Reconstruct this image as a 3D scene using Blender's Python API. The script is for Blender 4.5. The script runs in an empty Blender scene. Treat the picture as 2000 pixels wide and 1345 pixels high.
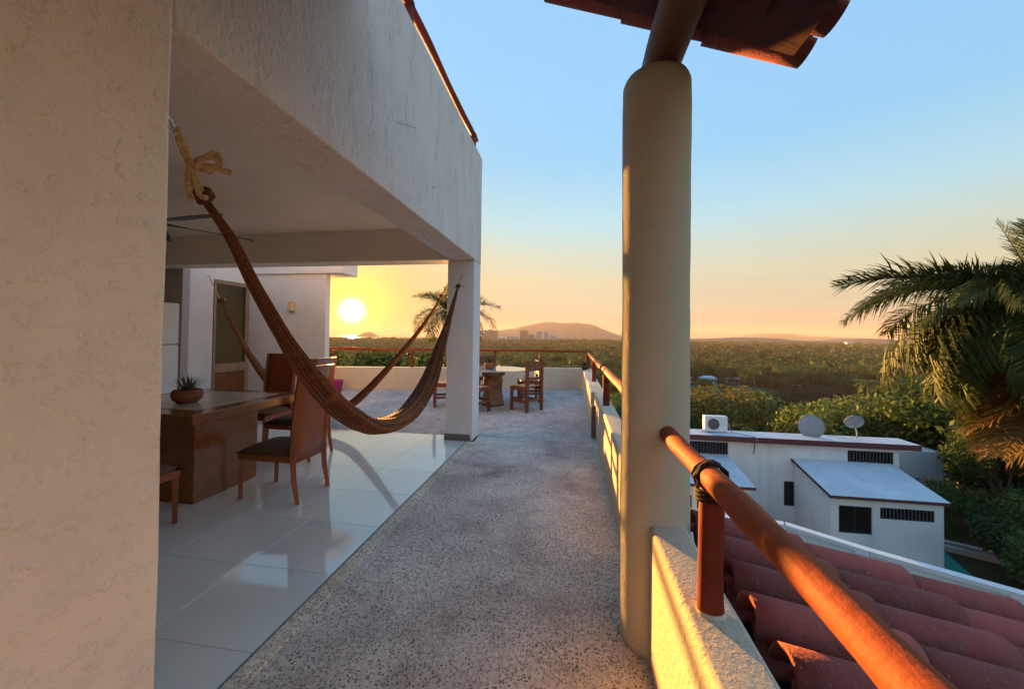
import bpy, bmesh, math, random
import numpy as np
from mathutils import Vector, Matrix
RAD = math.radians
random.seed(7); RNG = np.random.default_rng(7)
S = bpy.context.scene
COL = S.collection

# ------------------------------------------------------------------ camera
cam = bpy.data.cameras.new('camera'); camo = bpy.data.objects.new('camera', cam); COL.objects.link(camo)
cam.sensor_width = 36; cam.lens = 751 / 2000 * 36; cam.shift_y = -0.0155
cam.clip_start = 0.02; cam.clip_end = 40000
_y, _p, _r = RAD(8.86), RAD(1.0), RAD(0.7)
fw = Vector((-math.sin(_y) * math.cos(_p), math.cos(_y) * math.cos(_p), math.sin(_p)))
r0 = Vector((math.cos(_y), math.sin(_y), 0)); u0 = r0.cross(fw)
rr = math.cos(_r) * r0 + math.sin(_r) * u0; uu = -math.sin(_r) * r0 + math.cos(_r) * u0
camo.matrix_world = Matrix(((rr.x, uu.x, -fw.x, 0), (rr.y, uu.y, -fw.y, 0), (rr.z, uu.z, -fw.z, 1.45), (0, 0, 0, 1)))
S.camera = camo

# ------------------------------------------------------------------ sky and sun
SUN_AZ, SUN_EL = RAD(-31.5), RAD(3.05)          # azimuth from +y towards +x
SD = Vector((math.sin(SUN_AZ) * math.cos(SUN_EL), math.cos(SUN_AZ) * math.cos(SUN_EL), math.sin(SUN_EL)))
SKY_STRENGTH = 0.15
EXPOSURE = 3.68
W = bpy.data.worlds.new('World'); S.world = W; W.use_nodes = True
wn, wl = W.node_tree.nodes, W.node_tree.links
wn.clear()
sky = wn.new('ShaderNodeTexSky'); sky.sky_type = 'NISHITA'; sky.sun_disc = False
sky.sun_elevation = SUN_EL; sky.sun_rotation = SUN_AZ; sky.altitude = 40
sky.air_density = 1.0; sky.dust_density = 1.2; sky.ozone_density = 2.0
# hazy tropical air evens the sky out (little contrast between the sun's side and the rest)
# and reddens it in bands by height above the horizon, the same all the way round
gam = wn.new('ShaderNodeGamma'); gam.inputs[1].default_value = 0.15
tc = wn.new('ShaderNodeTexCoord')
sep = wn.new('ShaderNodeSeparateXYZ'); wl.new(tc.outputs['Generated'], sep.inputs[0])
band = wn.new('ShaderNodeValToRGB'); be = band.color_ramp.elements
stops = ((0.0, (.18, .175, .205)), (.07, (.275, .28, .22)), (.14, (.325, .325, .235)), (.208, (.295, .36, .32)), (.276, (.24, .385, .43)), (.407, (.17, .345, .48)), (.643, (.18, .35, .55)), (1.0, (.18, .35, .58)))
while len(be) < len(stops): be.new(0.5)
for e_, (p_, c_) in zip(be, stops): e_.position = p_; e_.color = (*c_, 1)
mp_ = wn.new('ShaderNodeMapping'); wl.new(tc.outputs['Generated'], mp_.inputs[0]); mp_.inputs['Scale'].default_value = (2.2, 2.2, 42); mp_.inputs['Rotation'].default_value = (0.012, 0.02, 0)
cn = wn.new('ShaderNodeTexNoise'); wl.new(mp_.outputs[0], cn.inputs[0]); cn.inputs['Scale'].default_value = 1.6; cn.inputs['Detail'].default_value = 5
cr_ = wn.new('ShaderNodeValToRGB'); wl.new(cn.outputs[0], cr_.inputs[0]); cr_.color_ramp.elements[0].position = 0.4; cr_.color_ramp.elements[1].position = 0.75
cr_.color_ramp.elements[0].color = (0.95, 0.95, 0.97, 1); cr_.color_ramp.elements[1].color = (1.12, 1.05, 1.0, 1)
low = wn.new('ShaderNodeMapRange'); wl.new(sep.outputs['Z'], low.inputs[0]); low.inputs[1].default_value = 0.02; low.inputs[2].default_value = 0.22; low.inputs[3].default_value = 1; low.inputs[4].default_value = 0
def wmix(fac, a, b):
    m = wn.new('ShaderNodeMix'); m.data_type = 'RGBA'; m.blend_type = 'MULTIPLY'
    if isinstance(fac, float): m.inputs[0].default_value = fac
    else: wl.new(fac, m.inputs[0])
    wl.new(a, m.inputs[6]); wl.new(b, m.inputs[7]); return m.outputs[2]
bg = wn.new('ShaderNodeBackground'); bg.inputs[1].default_value = SKY_STRENGTH
wo = wn.new('ShaderNodeOutputWorld')
wl.new(sky.outputs[0], gam.inputs[0]); wl.new(sep.outputs['Z'], band.inputs[0])
sky_col = wmix(low.outputs[0], wmix(1.0, gam.outputs[0], band.outputs[0]), cr_.outputs[0])
# the sun's own disc and the bright aureole that hazy air draws round it
dot = wn.new('ShaderNodeVectorMath'); dot.operation = 'DOT_PRODUCT'; dot.inputs[1].default_value = SD
wl.new(tc.outputs['Generated'], dot.inputs[0])
def wmath(op, a, b=None, clamp=False):
    n = wn.new('ShaderNodeMath'); n.operation = op; n.use_clamp = clamp
    for i, v in enumerate((a, b)):
        if v is None: continue
        if isinstance(v, (int, float)): n.inputs[i].default_value = v
        else: wl.new(v, n.inputs[i])
    return n.outputs[0]
ang = wmath('ARCCOSINE', wmath('MINIMUM', dot.outputs['Value'], 0.9999999))
def lobe(width, power):
    return wmath('EXPONENT', wmath('MULTIPLY', wmath('POWER', wmath('DIVIDE', ang, width), power), -1.0))
def glow(width, power, color, strength):
    e = wn.new('ShaderNodeBackground'); e.inputs[0].default_value = (*color, 1)
    wl.new(wmath('MULTIPLY', lobe(width, power), strength), e.inputs[1]); return e.outputs[0]
def wadd(a, b):
    n = wn.new('ShaderNodeAddShader'); wl.new(a, n.inputs[0]); wl.new(b, n.inputs[1]); return n.outputs[0]
warm = wn.new('ShaderNodeRGB'); warm.outputs[0].default_value = (0.95, 0.60, 0.28, 1)     # air round the low sun is redder
wl.new(wmix(lobe(RAD(15), 1.4), sky_col, warm.outputs[0]), bg.inputs[0])
sh = bg.outputs[0]
for g in ((RAD(1.25), 2.4, (1.0, 0.90, 0.5), 0.7), (RAD(3.8), 1.2, (1.0, 0.58, 0.015), 0.20)):
    sh = wadd(sh, glow(*g))
wl.new(sh, wo.inputs[0])

sun = bpy.data.lights.new('sun', 'SUN'); suno = bpy.data.objects.new('sun', sun); COL.objects.link(suno)
sun.energy = 2.3; sun.angle = RAD(0.6); sun.color = (1.0, 0.50, 0.12)
suno.rotation_euler = (-SD).to_track_quat('-Z', 'Y').to_euler(); suno.location = (-8, 12, 8)

S.view_settings.view_transform = 'Standard'; S.view_settings.look = 'None'
S.view_settings.gamma = 1; S.view_settings.use_curve_mapping = False
S.view_settings.exposure = EXPOSURE
S.render.engine = 'CYCLES'
S.cycles.max_bounces = 7; S.cycles.diffuse_bounces = 5; S.cycles.glossy_bounces = 3
S.cycles.transparent_max_bounces = 8; S.cycles.transmission_bounces = 6; S.cycles.volume_bounces = 0
S.cycles.caustics_reflective = False; S.cycles.caustics_refractive = False
S.cycles.sample_clamp_indirect = 6.0; S.cycles.use_denoising = True

# ------------------------------------------------------------------ materials
class NT:
    def __init__(s, name):
        s.m = bpy.data.materials.new(name); s.m.use_nodes = True
        s.n, s.l = s.m.node_tree.nodes, s.m.node_tree.links
        s.b = s.n['Principled BSDF']; s.o = s.n['Material Output']
        s.tc = s.n.new('ShaderNodeTexCoord'); s.co = s.tc.outputs['Object']
    def map(s, scale, vec=None, rot=(0, 0, 0)):
        m = s.n.new('ShaderNodeMapping'); s.l.new(vec or s.co, m.inputs[0])
        m.inputs['Scale'].default_value = scale if isinstance(scale, tuple) else (scale,) * 3
        m.inputs['Rotation'].default_value = rot
        return m.outputs[0]
    def noise(s, scale, detail=4, rough=0.55, vec=None, dist=0.0):
        t = s.n.new('ShaderNodeTexNoise'); s.l.new(vec or s.co, t.inputs[0])
        t.inputs['Scale'].default_value = scale; t.inputs['Detail'].default_value = detail
        t.inputs['Roughness'].default_value = rough; t.inputs['Distortion'].default_value = dist
        return t.outputs[0]
    def vor(s, scale, vec=None, feature='F1', out='Distance', rand=1.0):
        t = s.n.new('ShaderNodeTexVoronoi'); t.feature = feature; s.l.new(vec or s.co, t.inputs[0])
        t.inputs['Scale'].default_value = scale; t.inputs['Randomness'].default_value = rand
        return t.outputs[out]
    def ramp(s, fac, *stops):
        r = s.n.new('ShaderNodeValToRGB'); s.l.new(fac, r.inputs[0]); e = r.color_ramp.elements
        while len(e) < len(stops): e.new(0.5)
        for i, (p, c) in enumerate(stops):
            e[i].position = p; e[i].color = (c, c, c, 1) if isinstance(c, (int, float)) else (*c, 1)
        return r.outputs[0]
    def mix(s, fac, a, b, mode='MIX'):
        m = s.n.new('ShaderNodeMix'); m.data_type = 'RGBA'; m.blend_type = mode
        for i, v in ((0, fac), (6, a), (7, b)):
            if isinstance(v, (int, float)): m.inputs[i].default_value = v if i == 0 else (v, v, v, 1)
            elif isinstance(v, tuple): m.inputs[i].default_value = (*v, 1)
            else: s.l.new(v, m.inputs[i])
        return m.outputs[2]
    def math(s, op, a, b=0.0):
        n = s.n.new('ShaderNodeMath'); n.operation = op
        for i, v in enumerate((a, b)):
            if isinstance(v, (int, float)): n.inputs[i].default_value = v
            else: s.l.new(v, n.inputs[i])
        return n.outputs[0]
    def rnd(s):
        return s.n.new('ShaderNodeObjectInfo').outputs['Random']
    def color(s, c):
        if isinstance(c, tuple): s.b.inputs['Base Color'].default_value = (*c, 1)
        else: s.l.new(c, s.b.inputs['Base Color'])
    def rough(s, r, spec=None, metal=None):
        if isinstance(r, (int, float)): s.b.inputs['Roughness'].default_value = r
        else: s.l.new(r, s.b.inputs['Roughness'])
        if spec is not None: s.b.inputs['Specular IOR Level'].default_value = spec
        if metal is not None: s.b.inputs['Metallic'].default_value = metal
    def bump(s, h, dist=0.01, strength=1.0):
        b = s.n.new('ShaderNodeBump'); b.inputs['Distance'].default_value = dist; b.inputs['Strength'].default_value = strength
        s.l.new(h, b.inputs['Height']); s.l.new(b.outputs[0], s.b.inputs['Normal'])

M = {}
def simple(name, c, rough=0.6, var=0.15, scale=6.0, bump=0.0, bscale=40.0, metal=0.0, spec=0.4, objvar=0.0):
    t = NT(name)
    lo = tuple(x * (1 - var) for x in c); hi = tuple(min(1, x * (1 + var)) for x in c)
    col = t.ramp(t.noise(scale), (0.3, lo), (0.7, hi))
    if objvar:
        k = t.ramp(t.rnd(), (0, 1 - objvar), (1, 1 + objvar * 0.6)); col = t.mix(1.0, col, k, 'MULTIPLY')
    t.color(col); t.rough(rough, spec, metal)
    if bump: t.bump(t.noise(bscale, 5), bump)
    M[name] = t.m; return t

def plaster(name, c, stain=(0.3, 0.25, 0.2), amount=0.4, lump=0.006, trowel=9.0):
    t = NT(name)
    n1 = t.noise(1.7, 6, 0.65); n2 = t.noise(14, 5, 0.6); n3 = t.noise(95, 3, 0.6)
    base = t.ramp(n1, (0.3, tuple(x * 0.86 for x in c)), (0.7, c))
    st = t.ramp(t.math('MULTIPLY', n2, n1), (0.27, 0.0), (0.42, 1.0))
    col = t.mix(t.math('MULTIPLY', st, amount), base, stain)
    t.color(col); t.rough(0.85, 0.25)
    lumps = t.noise(trowel, 4, 0.55)
    lumps = t.ramp(lumps, (0.54, 0.0), (0.70, 1.0))
    grit = t.noise(38, 6, 0.65)
    h = t.math('ADD', t.math('MULTIPLY', lumps, 0.45), t.math('ADD', t.math('MULTIPLY', n3, 0.2), t.math('MULTIPLY', grit, 0.55)))
    t.bump(h, lump); M[name] = t.m; return t

plaster('plaster_cream', (0.86, 0.74, 0.59), (0.76, 0.62, 0.47), 0.08, 0.011, 20)
plaster('plaster_parapet', (0.70, 0.58, 0.43), (0.42, 0.33, 0.24), 0.4, 0.006, 60)
plaster('plaster_column', (0.66, 0.55, 0.40), (0.36, 0.28, 0.19), 0.2, 0.004, 12)
simple('plaster_white', (0.80, 0.77, 0.73), 0.85, 0.05, 2.5, 0.002, 45)
simple('ceiling_paint', (0.86, 0.79, 0.69), 0.9, 0.05, 1.5, 0.001, 60)
simple('grey_wall', (0.50, 0.43, 0.40), 0.9, 0.06, 2)
t = NT('house_white')
s_ = t.noise(1.0, 5, 0.65, vec=t.map((2.2, 2.2, 0.22))); c = t.ramp(t.noise(0.9, 4), (0.3, (0.60, 0.64, 0.66)), (0.7, (0.70, 0.73, 0.75)))
t.color(t.mix(t.ramp(s_, (0.52, 0.0), (0.72, 0.35)), c, (0.40, 0.41, 0.41))); t.rough(0.9, 0.2); t.bump(t.noise(20, 5), 0.004); M['house_white'] = t.m
t = NT('shed_roof')
c = t.ramp(t.noise(0.7, 6, 0.7), (0.3, (0.42, 0.46, 0.50)), (0.7, (0.58, 0.62, 0.66)))
t.color(t.mix(t.ramp(t.noise(3.5, 6, 0.75), (0.55, 0.0), (0.72, 0.5)), c, (0.30, 0.31, 0.33))); t.rough(0.85, 0.25); t.bump(t.noise(15, 5), 0.006); M['shed_roof'] = t.m
simple('fascia_red', (0.10, 0.03, 0.035), 0.7, 0.2)
simple('dark_glass', (0.012, 0.010, 0.012), 0.12, 0.2, spec=0.3)
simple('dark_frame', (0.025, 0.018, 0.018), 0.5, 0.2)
simple('curtain', (0.10, 0.10, 0.12), 0.9, 0.2)
simple('ac_white', (0.68, 0.71, 0.74), 0.5, 0.04)
simple('dish_grey', (0.30, 0.33, 0.37), 0.55, 0.08)
simple('steel', (0.5, 0.5, 0.5), 0.3, 0.1, metal=0.9)
simple('fridge_white', (0.70, 0.71, 0.72), 0.35, 0.03)
simple('fan_brown', (0.06, 0.04, 0.03), 0.5, 0.2)
simple('terracotta', (0.24, 0.085, 0.035), 0.8, 0.25, 12, 0.002, 60)
simple('magenta', (0.35, 0.02, 0.12), 0.5, 0.1)
simple('lamp_glass', (0.75, 0.55, 0.30), 0.4, 0.05)
simple('stone', (0.20, 0.13, 0.085), 0.9, 0.35, 9, 0.008, 22)
simple('leather', (0.16, 0.075, 0.04), 0.6, 0.3, 14, 0.002, 90)
simple('seat_cloth', (0.10, 0.06, 0.035), 0.9, 0.2, 60, 0.001, 300)
simple('rope', (0.50, 0.34, 0.16), 0.95, 0.3, 60, 0.004, 240)
simple('lash', (0.035, 0.015, 0.012), 0.8, 0.3)
simple('court_green', (0.02, 0.22, 0.18), 0.7, 0.12, 0.7)
simple('kerb', (0.42, 0.40, 0.37), 0.9, 0.2, 2)
simple('hotel_tan', (0.40, 0.33, 0.27), 0.9, 0.1, 0.05)
simple('hotel_white', (0.66, 0.66, 0.66), 0.9, 0.06, 0.05)
simple('hotel_dark', (0.16, 0.14, 0.14), 0.7, 0.1, 0.05)
simple('trunk_grey', (0.13, 0.10, 0.075), 0.95, 0.3, 6, 0.02, 12)
simple('grout', (0.16, 0.15, 0.14), 0.9, 0.1)
simple('skirting', (0.16, 0.145, 0.13), 0.5, 0.1)
simple('aloe', (0.06, 0.085, 0.05), 0.5, 0.25, 20)
simple('soil', (0.03, 0.02, 0.015), 0.95, 0.3, 30)
simple('travertine', (0.52, 0.42, 0.32), 0.22, 0.12, 5)
simple('clay_yellow', (0.40, 0.36, 0.18), 0.6, 0.1)

# beam face: weathered pale paint with grime running down
t = NT('beam_paint')
g = t.noise(3.0, 8, 0.7, vec=t.map((1.0, 1.6, 0.45))); f = t.noise(30, 7, 0.75, vec=t.map((1, 1.5, 0.33))); big = t.noise(0.9, 3)
base = t.ramp(big, (0.3, (0.80, 0.74, 0.67)), (0.7, (0.88, 0.84, 0.78)))
gr = t.ramp(t.math('MULTIPLY', g, f), (0.26, 0.0), (0.40, 1.0))
crk = t.ramp(t.vor(1.1, vec=t.map((1, 1, 0.6)), feature='DISTANCE_TO_EDGE'), (0.0, 1.0), (0.006, 0.0))
crk = t.math('MULTIPLY', crk, t.ramp(t.noise(1.6, 2), (0.55, 0.0), (0.62, 1.0)))
c = t.mix(t.math('MULTIPLY', gr, 0.6), base, (0.42, 0.35, 0.29))
c = t.mix(t.math('MULTIPLY', crk, 0.5), c, (0.12, 0.10, 0.09))
t.color(c); t.rough(0.9, 0.2)
t.bump(t.math('ADD', t.noise(60, 4), t.math('MULTIPLY', t.noise(18, 6, 0.7), 1.2)), 0.008); M['beam_paint'] = t.m

# exposed-aggregate concrete
def concrete(name, tint=(1, 1, 1), edge=False):
    t = NT(name)
    wob = t.noise(30, 2)
    cell = t.vor(78); cell_r = t.vor(78, out='Color')
    sm = t.vor(190)
    peb = t.ramp(cell, (0.30, 1.0), (0.42, 0.0))
    pick = t.ramp(cell_r, (0.3, 0.0), (0.45, 1.0))
    fine = t.ramp(sm, (0.18, 1.0), (0.34, 0.0))
    wear = t.noise(1.1, 6, 0.68, dist=0.5); wear2 = t.noise(4.5, 5, 0.7)
    matrix = t.ramp(wear, (0.30, (0.46, 0.38, 0.33)), (0.5, (0.80, 0.71, 0.61)), (0.7, (0.90, 0.83, 0.73)))
    matrix = t.mix(t.math('MULTIPLY', t.ramp(wear2, (0.5, 0.0), (0.75, 1.0)), 0.5), matrix, (0.40, 0.355, 0.33))
    pc = t.mix(cell_r, (0.05, 0.045, 0.042), (0.20, 0.17, 0.15))
    amt = t.math('MULTIPLY', t.math('MULTIPLY', peb, pick), t.ramp(t.noise(2.6, 4), (0.34, 0.45), (0.56, 1.0)))
    c = t.mix(amt, matrix, pc)
    c = t.mix(t.math('MULTIPLY', fine, 0.32), c, (0.14, 0.125, 0.115))
    rust = t.ramp(t.noise(2.1, 4, 0.7, vec=t.map(1.0, rot=(0.3, 0.1, 0.7))), (0.56, 0.0), (0.74, 0.55))
    c = t.mix(rust, c, (0.30, 0.17, 0.11))
    c = t.mix(1.0, c, t.ramp(t.noise(45, 5, 0.7), (0.34, 0.72), (0.66, 1.22)), 'MULTIPLY')
    c = t.mix(1.0, c, t.ramp(t.noise(0.55, 4, 0.6), (0.35, (0.74, 0.70, 0.68)), (0.65, (1.08, 1.04, 0.98))), 'MULTIPLY')
    c = t.mix(1.0, c, tint, 'MULTIPLY')
    t.color(c); t.rough(0.93, 0.25)
    h = t.math('ADD', t.math('MULTIPLY', peb, -0.5), t.math('ADD', t.noise(140, 3), t.math('MULTIPLY', wear2, 1.2)))
    t.bump(h, 0.004); M[name] = t.m
concrete('walk_concrete'); concrete('walk_edge', (1.15, 1.10, 1.0))
t = NT('terrace_concrete')
w1 = t.noise(0.9, 7, 0.7, dist=0.6); w2 = t.noise(7, 6, 0.7)
c = t.ramp(w1, (0.3, (0.34, 0.30, 0.27)), (0.55, (0.56, 0.51, 0.46)), (0.75, (0.74, 0.68, 0.61)))
c = t.mix(t.ramp(w2, (0.45, 0.0), (0.75, 0.55)), c, (0.18, 0.17, 0.17))
sp = t.ramp(t.vor(70), (0.22, 0.7), (0.40, 0.0)); c = t.mix(sp, c, (0.09, 0.085, 0.085))
c = t.mix(1.0, c, t.ramp(t.noise(26, 6, 0.75), (0.34, 0.6), (0.66, 1.25)), 'MULTIPLY')
t.color(c); t.rough(0.9, 0.3); t.bump(t.math('ADD', w2, t.noise(60, 4)), 0.004); M['terrace_concrete'] = t.m

# glossy porcelain tile
t = NT('porcelain')
n = t.noise(1.3, 4)
c = t.ramp(n, (0.3, (0.78, 0.76, 0.68)), (0.7, (0.84, 0.82, 0.74)))
c = t.mix(1.0, c, t.ramp(t.rnd(), (0, 0.94), (1, 1.0)), 'MULTIPLY')
t.color(c); t.rough(t.ramp(t.noise(3, 5, 0.7), (0.3, 0.03), (0.75, 0.085)), 1.0)
t.bump(t.noise(2.2, 2), 0.0012); M['porcelain'] = t.m

# painted log / wood
def wood(name, a, b, rough=0.45, scale=(14, 14, 1.2), spec=0.4, bump=0.003, worn_or_shade=None):
    t = NT(name)
    n = t.noise(1.0, 6, 0.6, vec=t.map(scale), dist=0.4); n2 = t.noise(3.0, 4)
    c = t.ramp(n, (0.3, a), (0.7, b))
    c = t.mix(t.math('MULTIPLY', t.ramp(n2, (0.45, 0), (0.7, 1)), 0.35), c, tuple(x * 0.5 for x in a))
    if worn_or_shade: c = t.mix(t.ramp(t.noise(9, 6, 0.75), (0.63, 0.0), (0.70, 0.8)), c, worn_or_shade)
    t.color(c); t.rough(rough, spec); t.bump(t.math('ADD', n, t.math('MULTIPLY', t.noise(35, 4), 0.4)), bump); M[name] = t.m
wood('rail_paint', (0.30, 0.055, 0.014), (0.42, 0.088, 0.02), 0.7, (22, 2.2, 22), 0.22, 0.006, worn_or_shade=(0.13, 0.03, 0.015))  # rail blotches: knots and chips, plus dark shading painted into the colour
wood('post_paint', (0.19, 0.028, 0.014), (0.27, 0.042, 0.02), 0.7, (16, 16, 1.5), 0.2, worn_or_shade=(0.27, 0.10, 0.06))
wood('log_dark', (0.12, 0.045, 0.02), (0.20, 0.08, 0.035), 0.6, (14, 1.2, 14))
wood('deck_board', (0.07, 0.014, 0.010), (0.11, 0.022, 0.014), 0.65, (1.5, 14, 14), worn_or_shade=(0.2, 0.13, 0.06))
wood('table_wood', (0.17, 0.060, 0.020), (0.25, 0.095, 0.032), 0.18, (2, 9, 9), 0.5, 0.001)
wood('chair_wood', (0.22, 0.055, 0.017), (0.32, 0.09, 0.028), 0.32, (12, 12, 1.6), 0.5, 0.001)
wood('out_wood', (0.14, 0.045, 0.025), (0.21, 0.07, 0.04), 0.55, (14, 14, 1.6))
wood('door_wood', (0.30, 0.20, 0.13), (0.38, 0.27, 0.18), 0.5, (10, 10, 1.2))
wood('pale_plank', (0.22, 0.13, 0.08), (0.3, 0.19, 0.12), 0.7, (14, 14, 1.4))

# clay barrel tile
t = NT('clay_tile')
n = t.noise(5, 6, 0.65); n2 = t.noise(70, 4); sp = t.vor(55)
c = t.ramp(n, (0.28, (0.25, 0.048, 0.038)), (0.7, (0.38, 0.085, 0.062)))
c = t.mix(1.0, c, t.ramp(t.rnd(), (0, 0.62), (1, 1.25)), 'MULTIPLY')
c = t.mix(t.ramp(t.noise(3.2, 6, 0.75), (0.58, 0.0), (0.74, 0.4)), c, (0.20, 0.11, 0.09))
c = t.mix(t.ramp(t.math('MULTIPLY', n, t.noise(17, 5)), (0.30, 0), (0.42, 0.5)), c, (0.10, 0.06, 0.055))
c = t.mix(t.ramp(sp, (0.10, 0.5), (0.16, 0.0)), c, (0.38, 0.24, 0.2))
c = t.mix(t.ramp(t.noise(24, 6, 0.8), (0.60, 0.0), (0.70, 0.6)), c, (0.36, 0.27, 0.22))
c = t.mix(t.ramp(t.noise(11, 5, 0.8), (0.62, 0.0), (0.70, 0.7)), c, (0.05, 0.03, 0.028))
t.color(c); t.rough(0.75, 0.3); t.bump(t.math('ADD', n2, n), 0.004); M['clay_tile'] = t.m

# woven hammock cotton (uses its UV: u along, v around)
t = NT('hammock_weave')
uv = t.tc.outputs['UV']
band = t.noise(1.0, 3, vec=t.map((7, 1.2, 1), uv)); st = t.noise(1.0, 2, vec=t.map((0.5, 26, 1), uv))
c = t.ramp(band, (0.36, (0.08, 0.014, 0.008)), (0.48, (0.17, 0.034, 0.011)), (0.56, (0.10, 0.018, 0.008)), (0.68, (0.34, 0.11, 0.026)))
c = t.mix(t.ramp(st, (0.47, 0.0), (0.60, 0.8)), c, (0.40, 0.15, 0.045))
def strand(sx, sy):
    wv = t.n.new('ShaderNodeTexWave'); t.l.new(t.map((sx, sy, 1), uv), wv.inputs[0]); wv.bands_direction = 'DIAGONAL'
    wv.inputs['Scale'].default_value = 1.0; wv.inputs['Distortion'].default_value = 1.2; wv.inputs['Detail'].default_value = 1
    return wv.outputs['Fac']
h = t.math('MAXIMUM', strand(11, 15), strand(11, -15))
c = t.mix(t.ramp(h, (0.2, 0.55), (0.6, 0.0)), c, (0.02, 0.006, 0.004))
t.color(c); t.rough(0.85, 0.2); t.bump(h, 0.012)
t.b.inputs['Sheen Weight'].default_value = 0.25; t.b.inputs['Sheen Tint'].default_value = (1, 0.55, 0.3, 1)
M['hammock_weave'] = t.m

# clear glass
t = NT('glass_top')
t.color((0.85, 0.92, 0.85)); t.rough(0.03); t.b.inputs['Transmission Weight'].default_value = 0.55; t.b.inputs['IOR'].default_value = 1.5
M['glass_top'] = t.m
t = NT('door_glass')
t.color((0.25, 0.22, 0.14)); t.rough(0.04); t.b.inputs['Transmission Weight'].default_value = 0.9; M['door_glass'] = t.m

# leaves: two-sided with light coming through
def leaf(name, a, b, trans=0.22, objvar=0.45, gloss=0.7, ns=0.9):
    t = NT(name)
    n = t.noise(ns, 3)
    c = t.ramp(n, (0.3, a), (0.7, b))
    if objvar: c = t.mix(1.0, c, t.ramp(t.rnd(), (0, 1 - objvar), (1, 1 + objvar)), 'MULTIPLY')
    t.color(c); t.rough(gloss, 0.15)
    tr = t.n.new('ShaderNodeBsdfTranslucent'); t.l.new(t.mix(1.0, c, (1.3, 1.25, 0.6), 'MULTIPLY'), tr.inputs[0])
    mx = t.n.new('ShaderNodeMixShader'); mx.inputs[0].default_value = trans
    t.l.new(t.b.outputs[0], mx.inputs[1]); t.l.new(tr.outputs[0], mx.inputs[2]); t.l.new(mx.outputs[0], t.o.inputs[0])
    M[name] = t.m
leaf('leaf_dark', (0.035, 0.065, 0.018), (0.075, 0.12, 0.032))
leaf('leaf_olive', (0.06, 0.09, 0.024), (0.11, 0.145, 0.038))
leaf('leaf_gold', (0.11, 0.10, 0.026), (0.17, 0.145, 0.038))
leaf('leaf_grey', (0.15, 0.12, 0.085), (0.22, 0.175, 0.12))
leaf('leaf_palm', (0.07, 0.10, 0.028), (0.13, 0.165, 0.045), 0.2, 0.25, 0.6)
leaf('frond_green', (0.03, 0.048, 0.013), (0.065, 0.088, 0.022), 0.16, 0.2, 0.5)
leaf('frond_dry', (0.13, 0.075, 0.022), (0.22, 0.13, 0.04), 0.14, 0.25, 0.6)
leaf('shrub', (0.04, 0.075, 0.018), (0.09, 0.13, 0.03), 0.4, 0.3)

t = NT('ground')
n = t.noise(0.05, 6, 0.6); n2 = t.noise(0.6, 5)
c = t.ramp(n, (0.3, (0.035, 0.045, 0.018)), (0.55, (0.07, 0.07, 0.03)), (0.75, (0.13, 0.10, 0.055)))
c = t.mix(t.ramp(n2, (0.4, 0.0), (0.7, 0.5)), c, (0.04, 0.035, 0.02))
t.color(c); t.rough(0.95, 0.1); M['ground'] = t.m
simple('lawn', (0.045, 0.085, 0.025), 0.9, 0.25, 0.15)
simple('hill', (0.10, 0.085, 0.065), 0.95, 0.35, 0.006)
t = NT('water'); t.color((0.01, 0.02, 0.018)); t.rough(0.06, 0.5); t.bump(t.noise(0.5, 3), 0.015); M['water'] = t.m
t = NT('sea'); t.color((0.02, 0.035, 0.05)); t.rough(0.16, 0.5)
t.bump(t.noise(0.02, 6, 0.7, vec=t.map((1, 1, 1))), 3.0); M['sea'] = t.m

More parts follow.
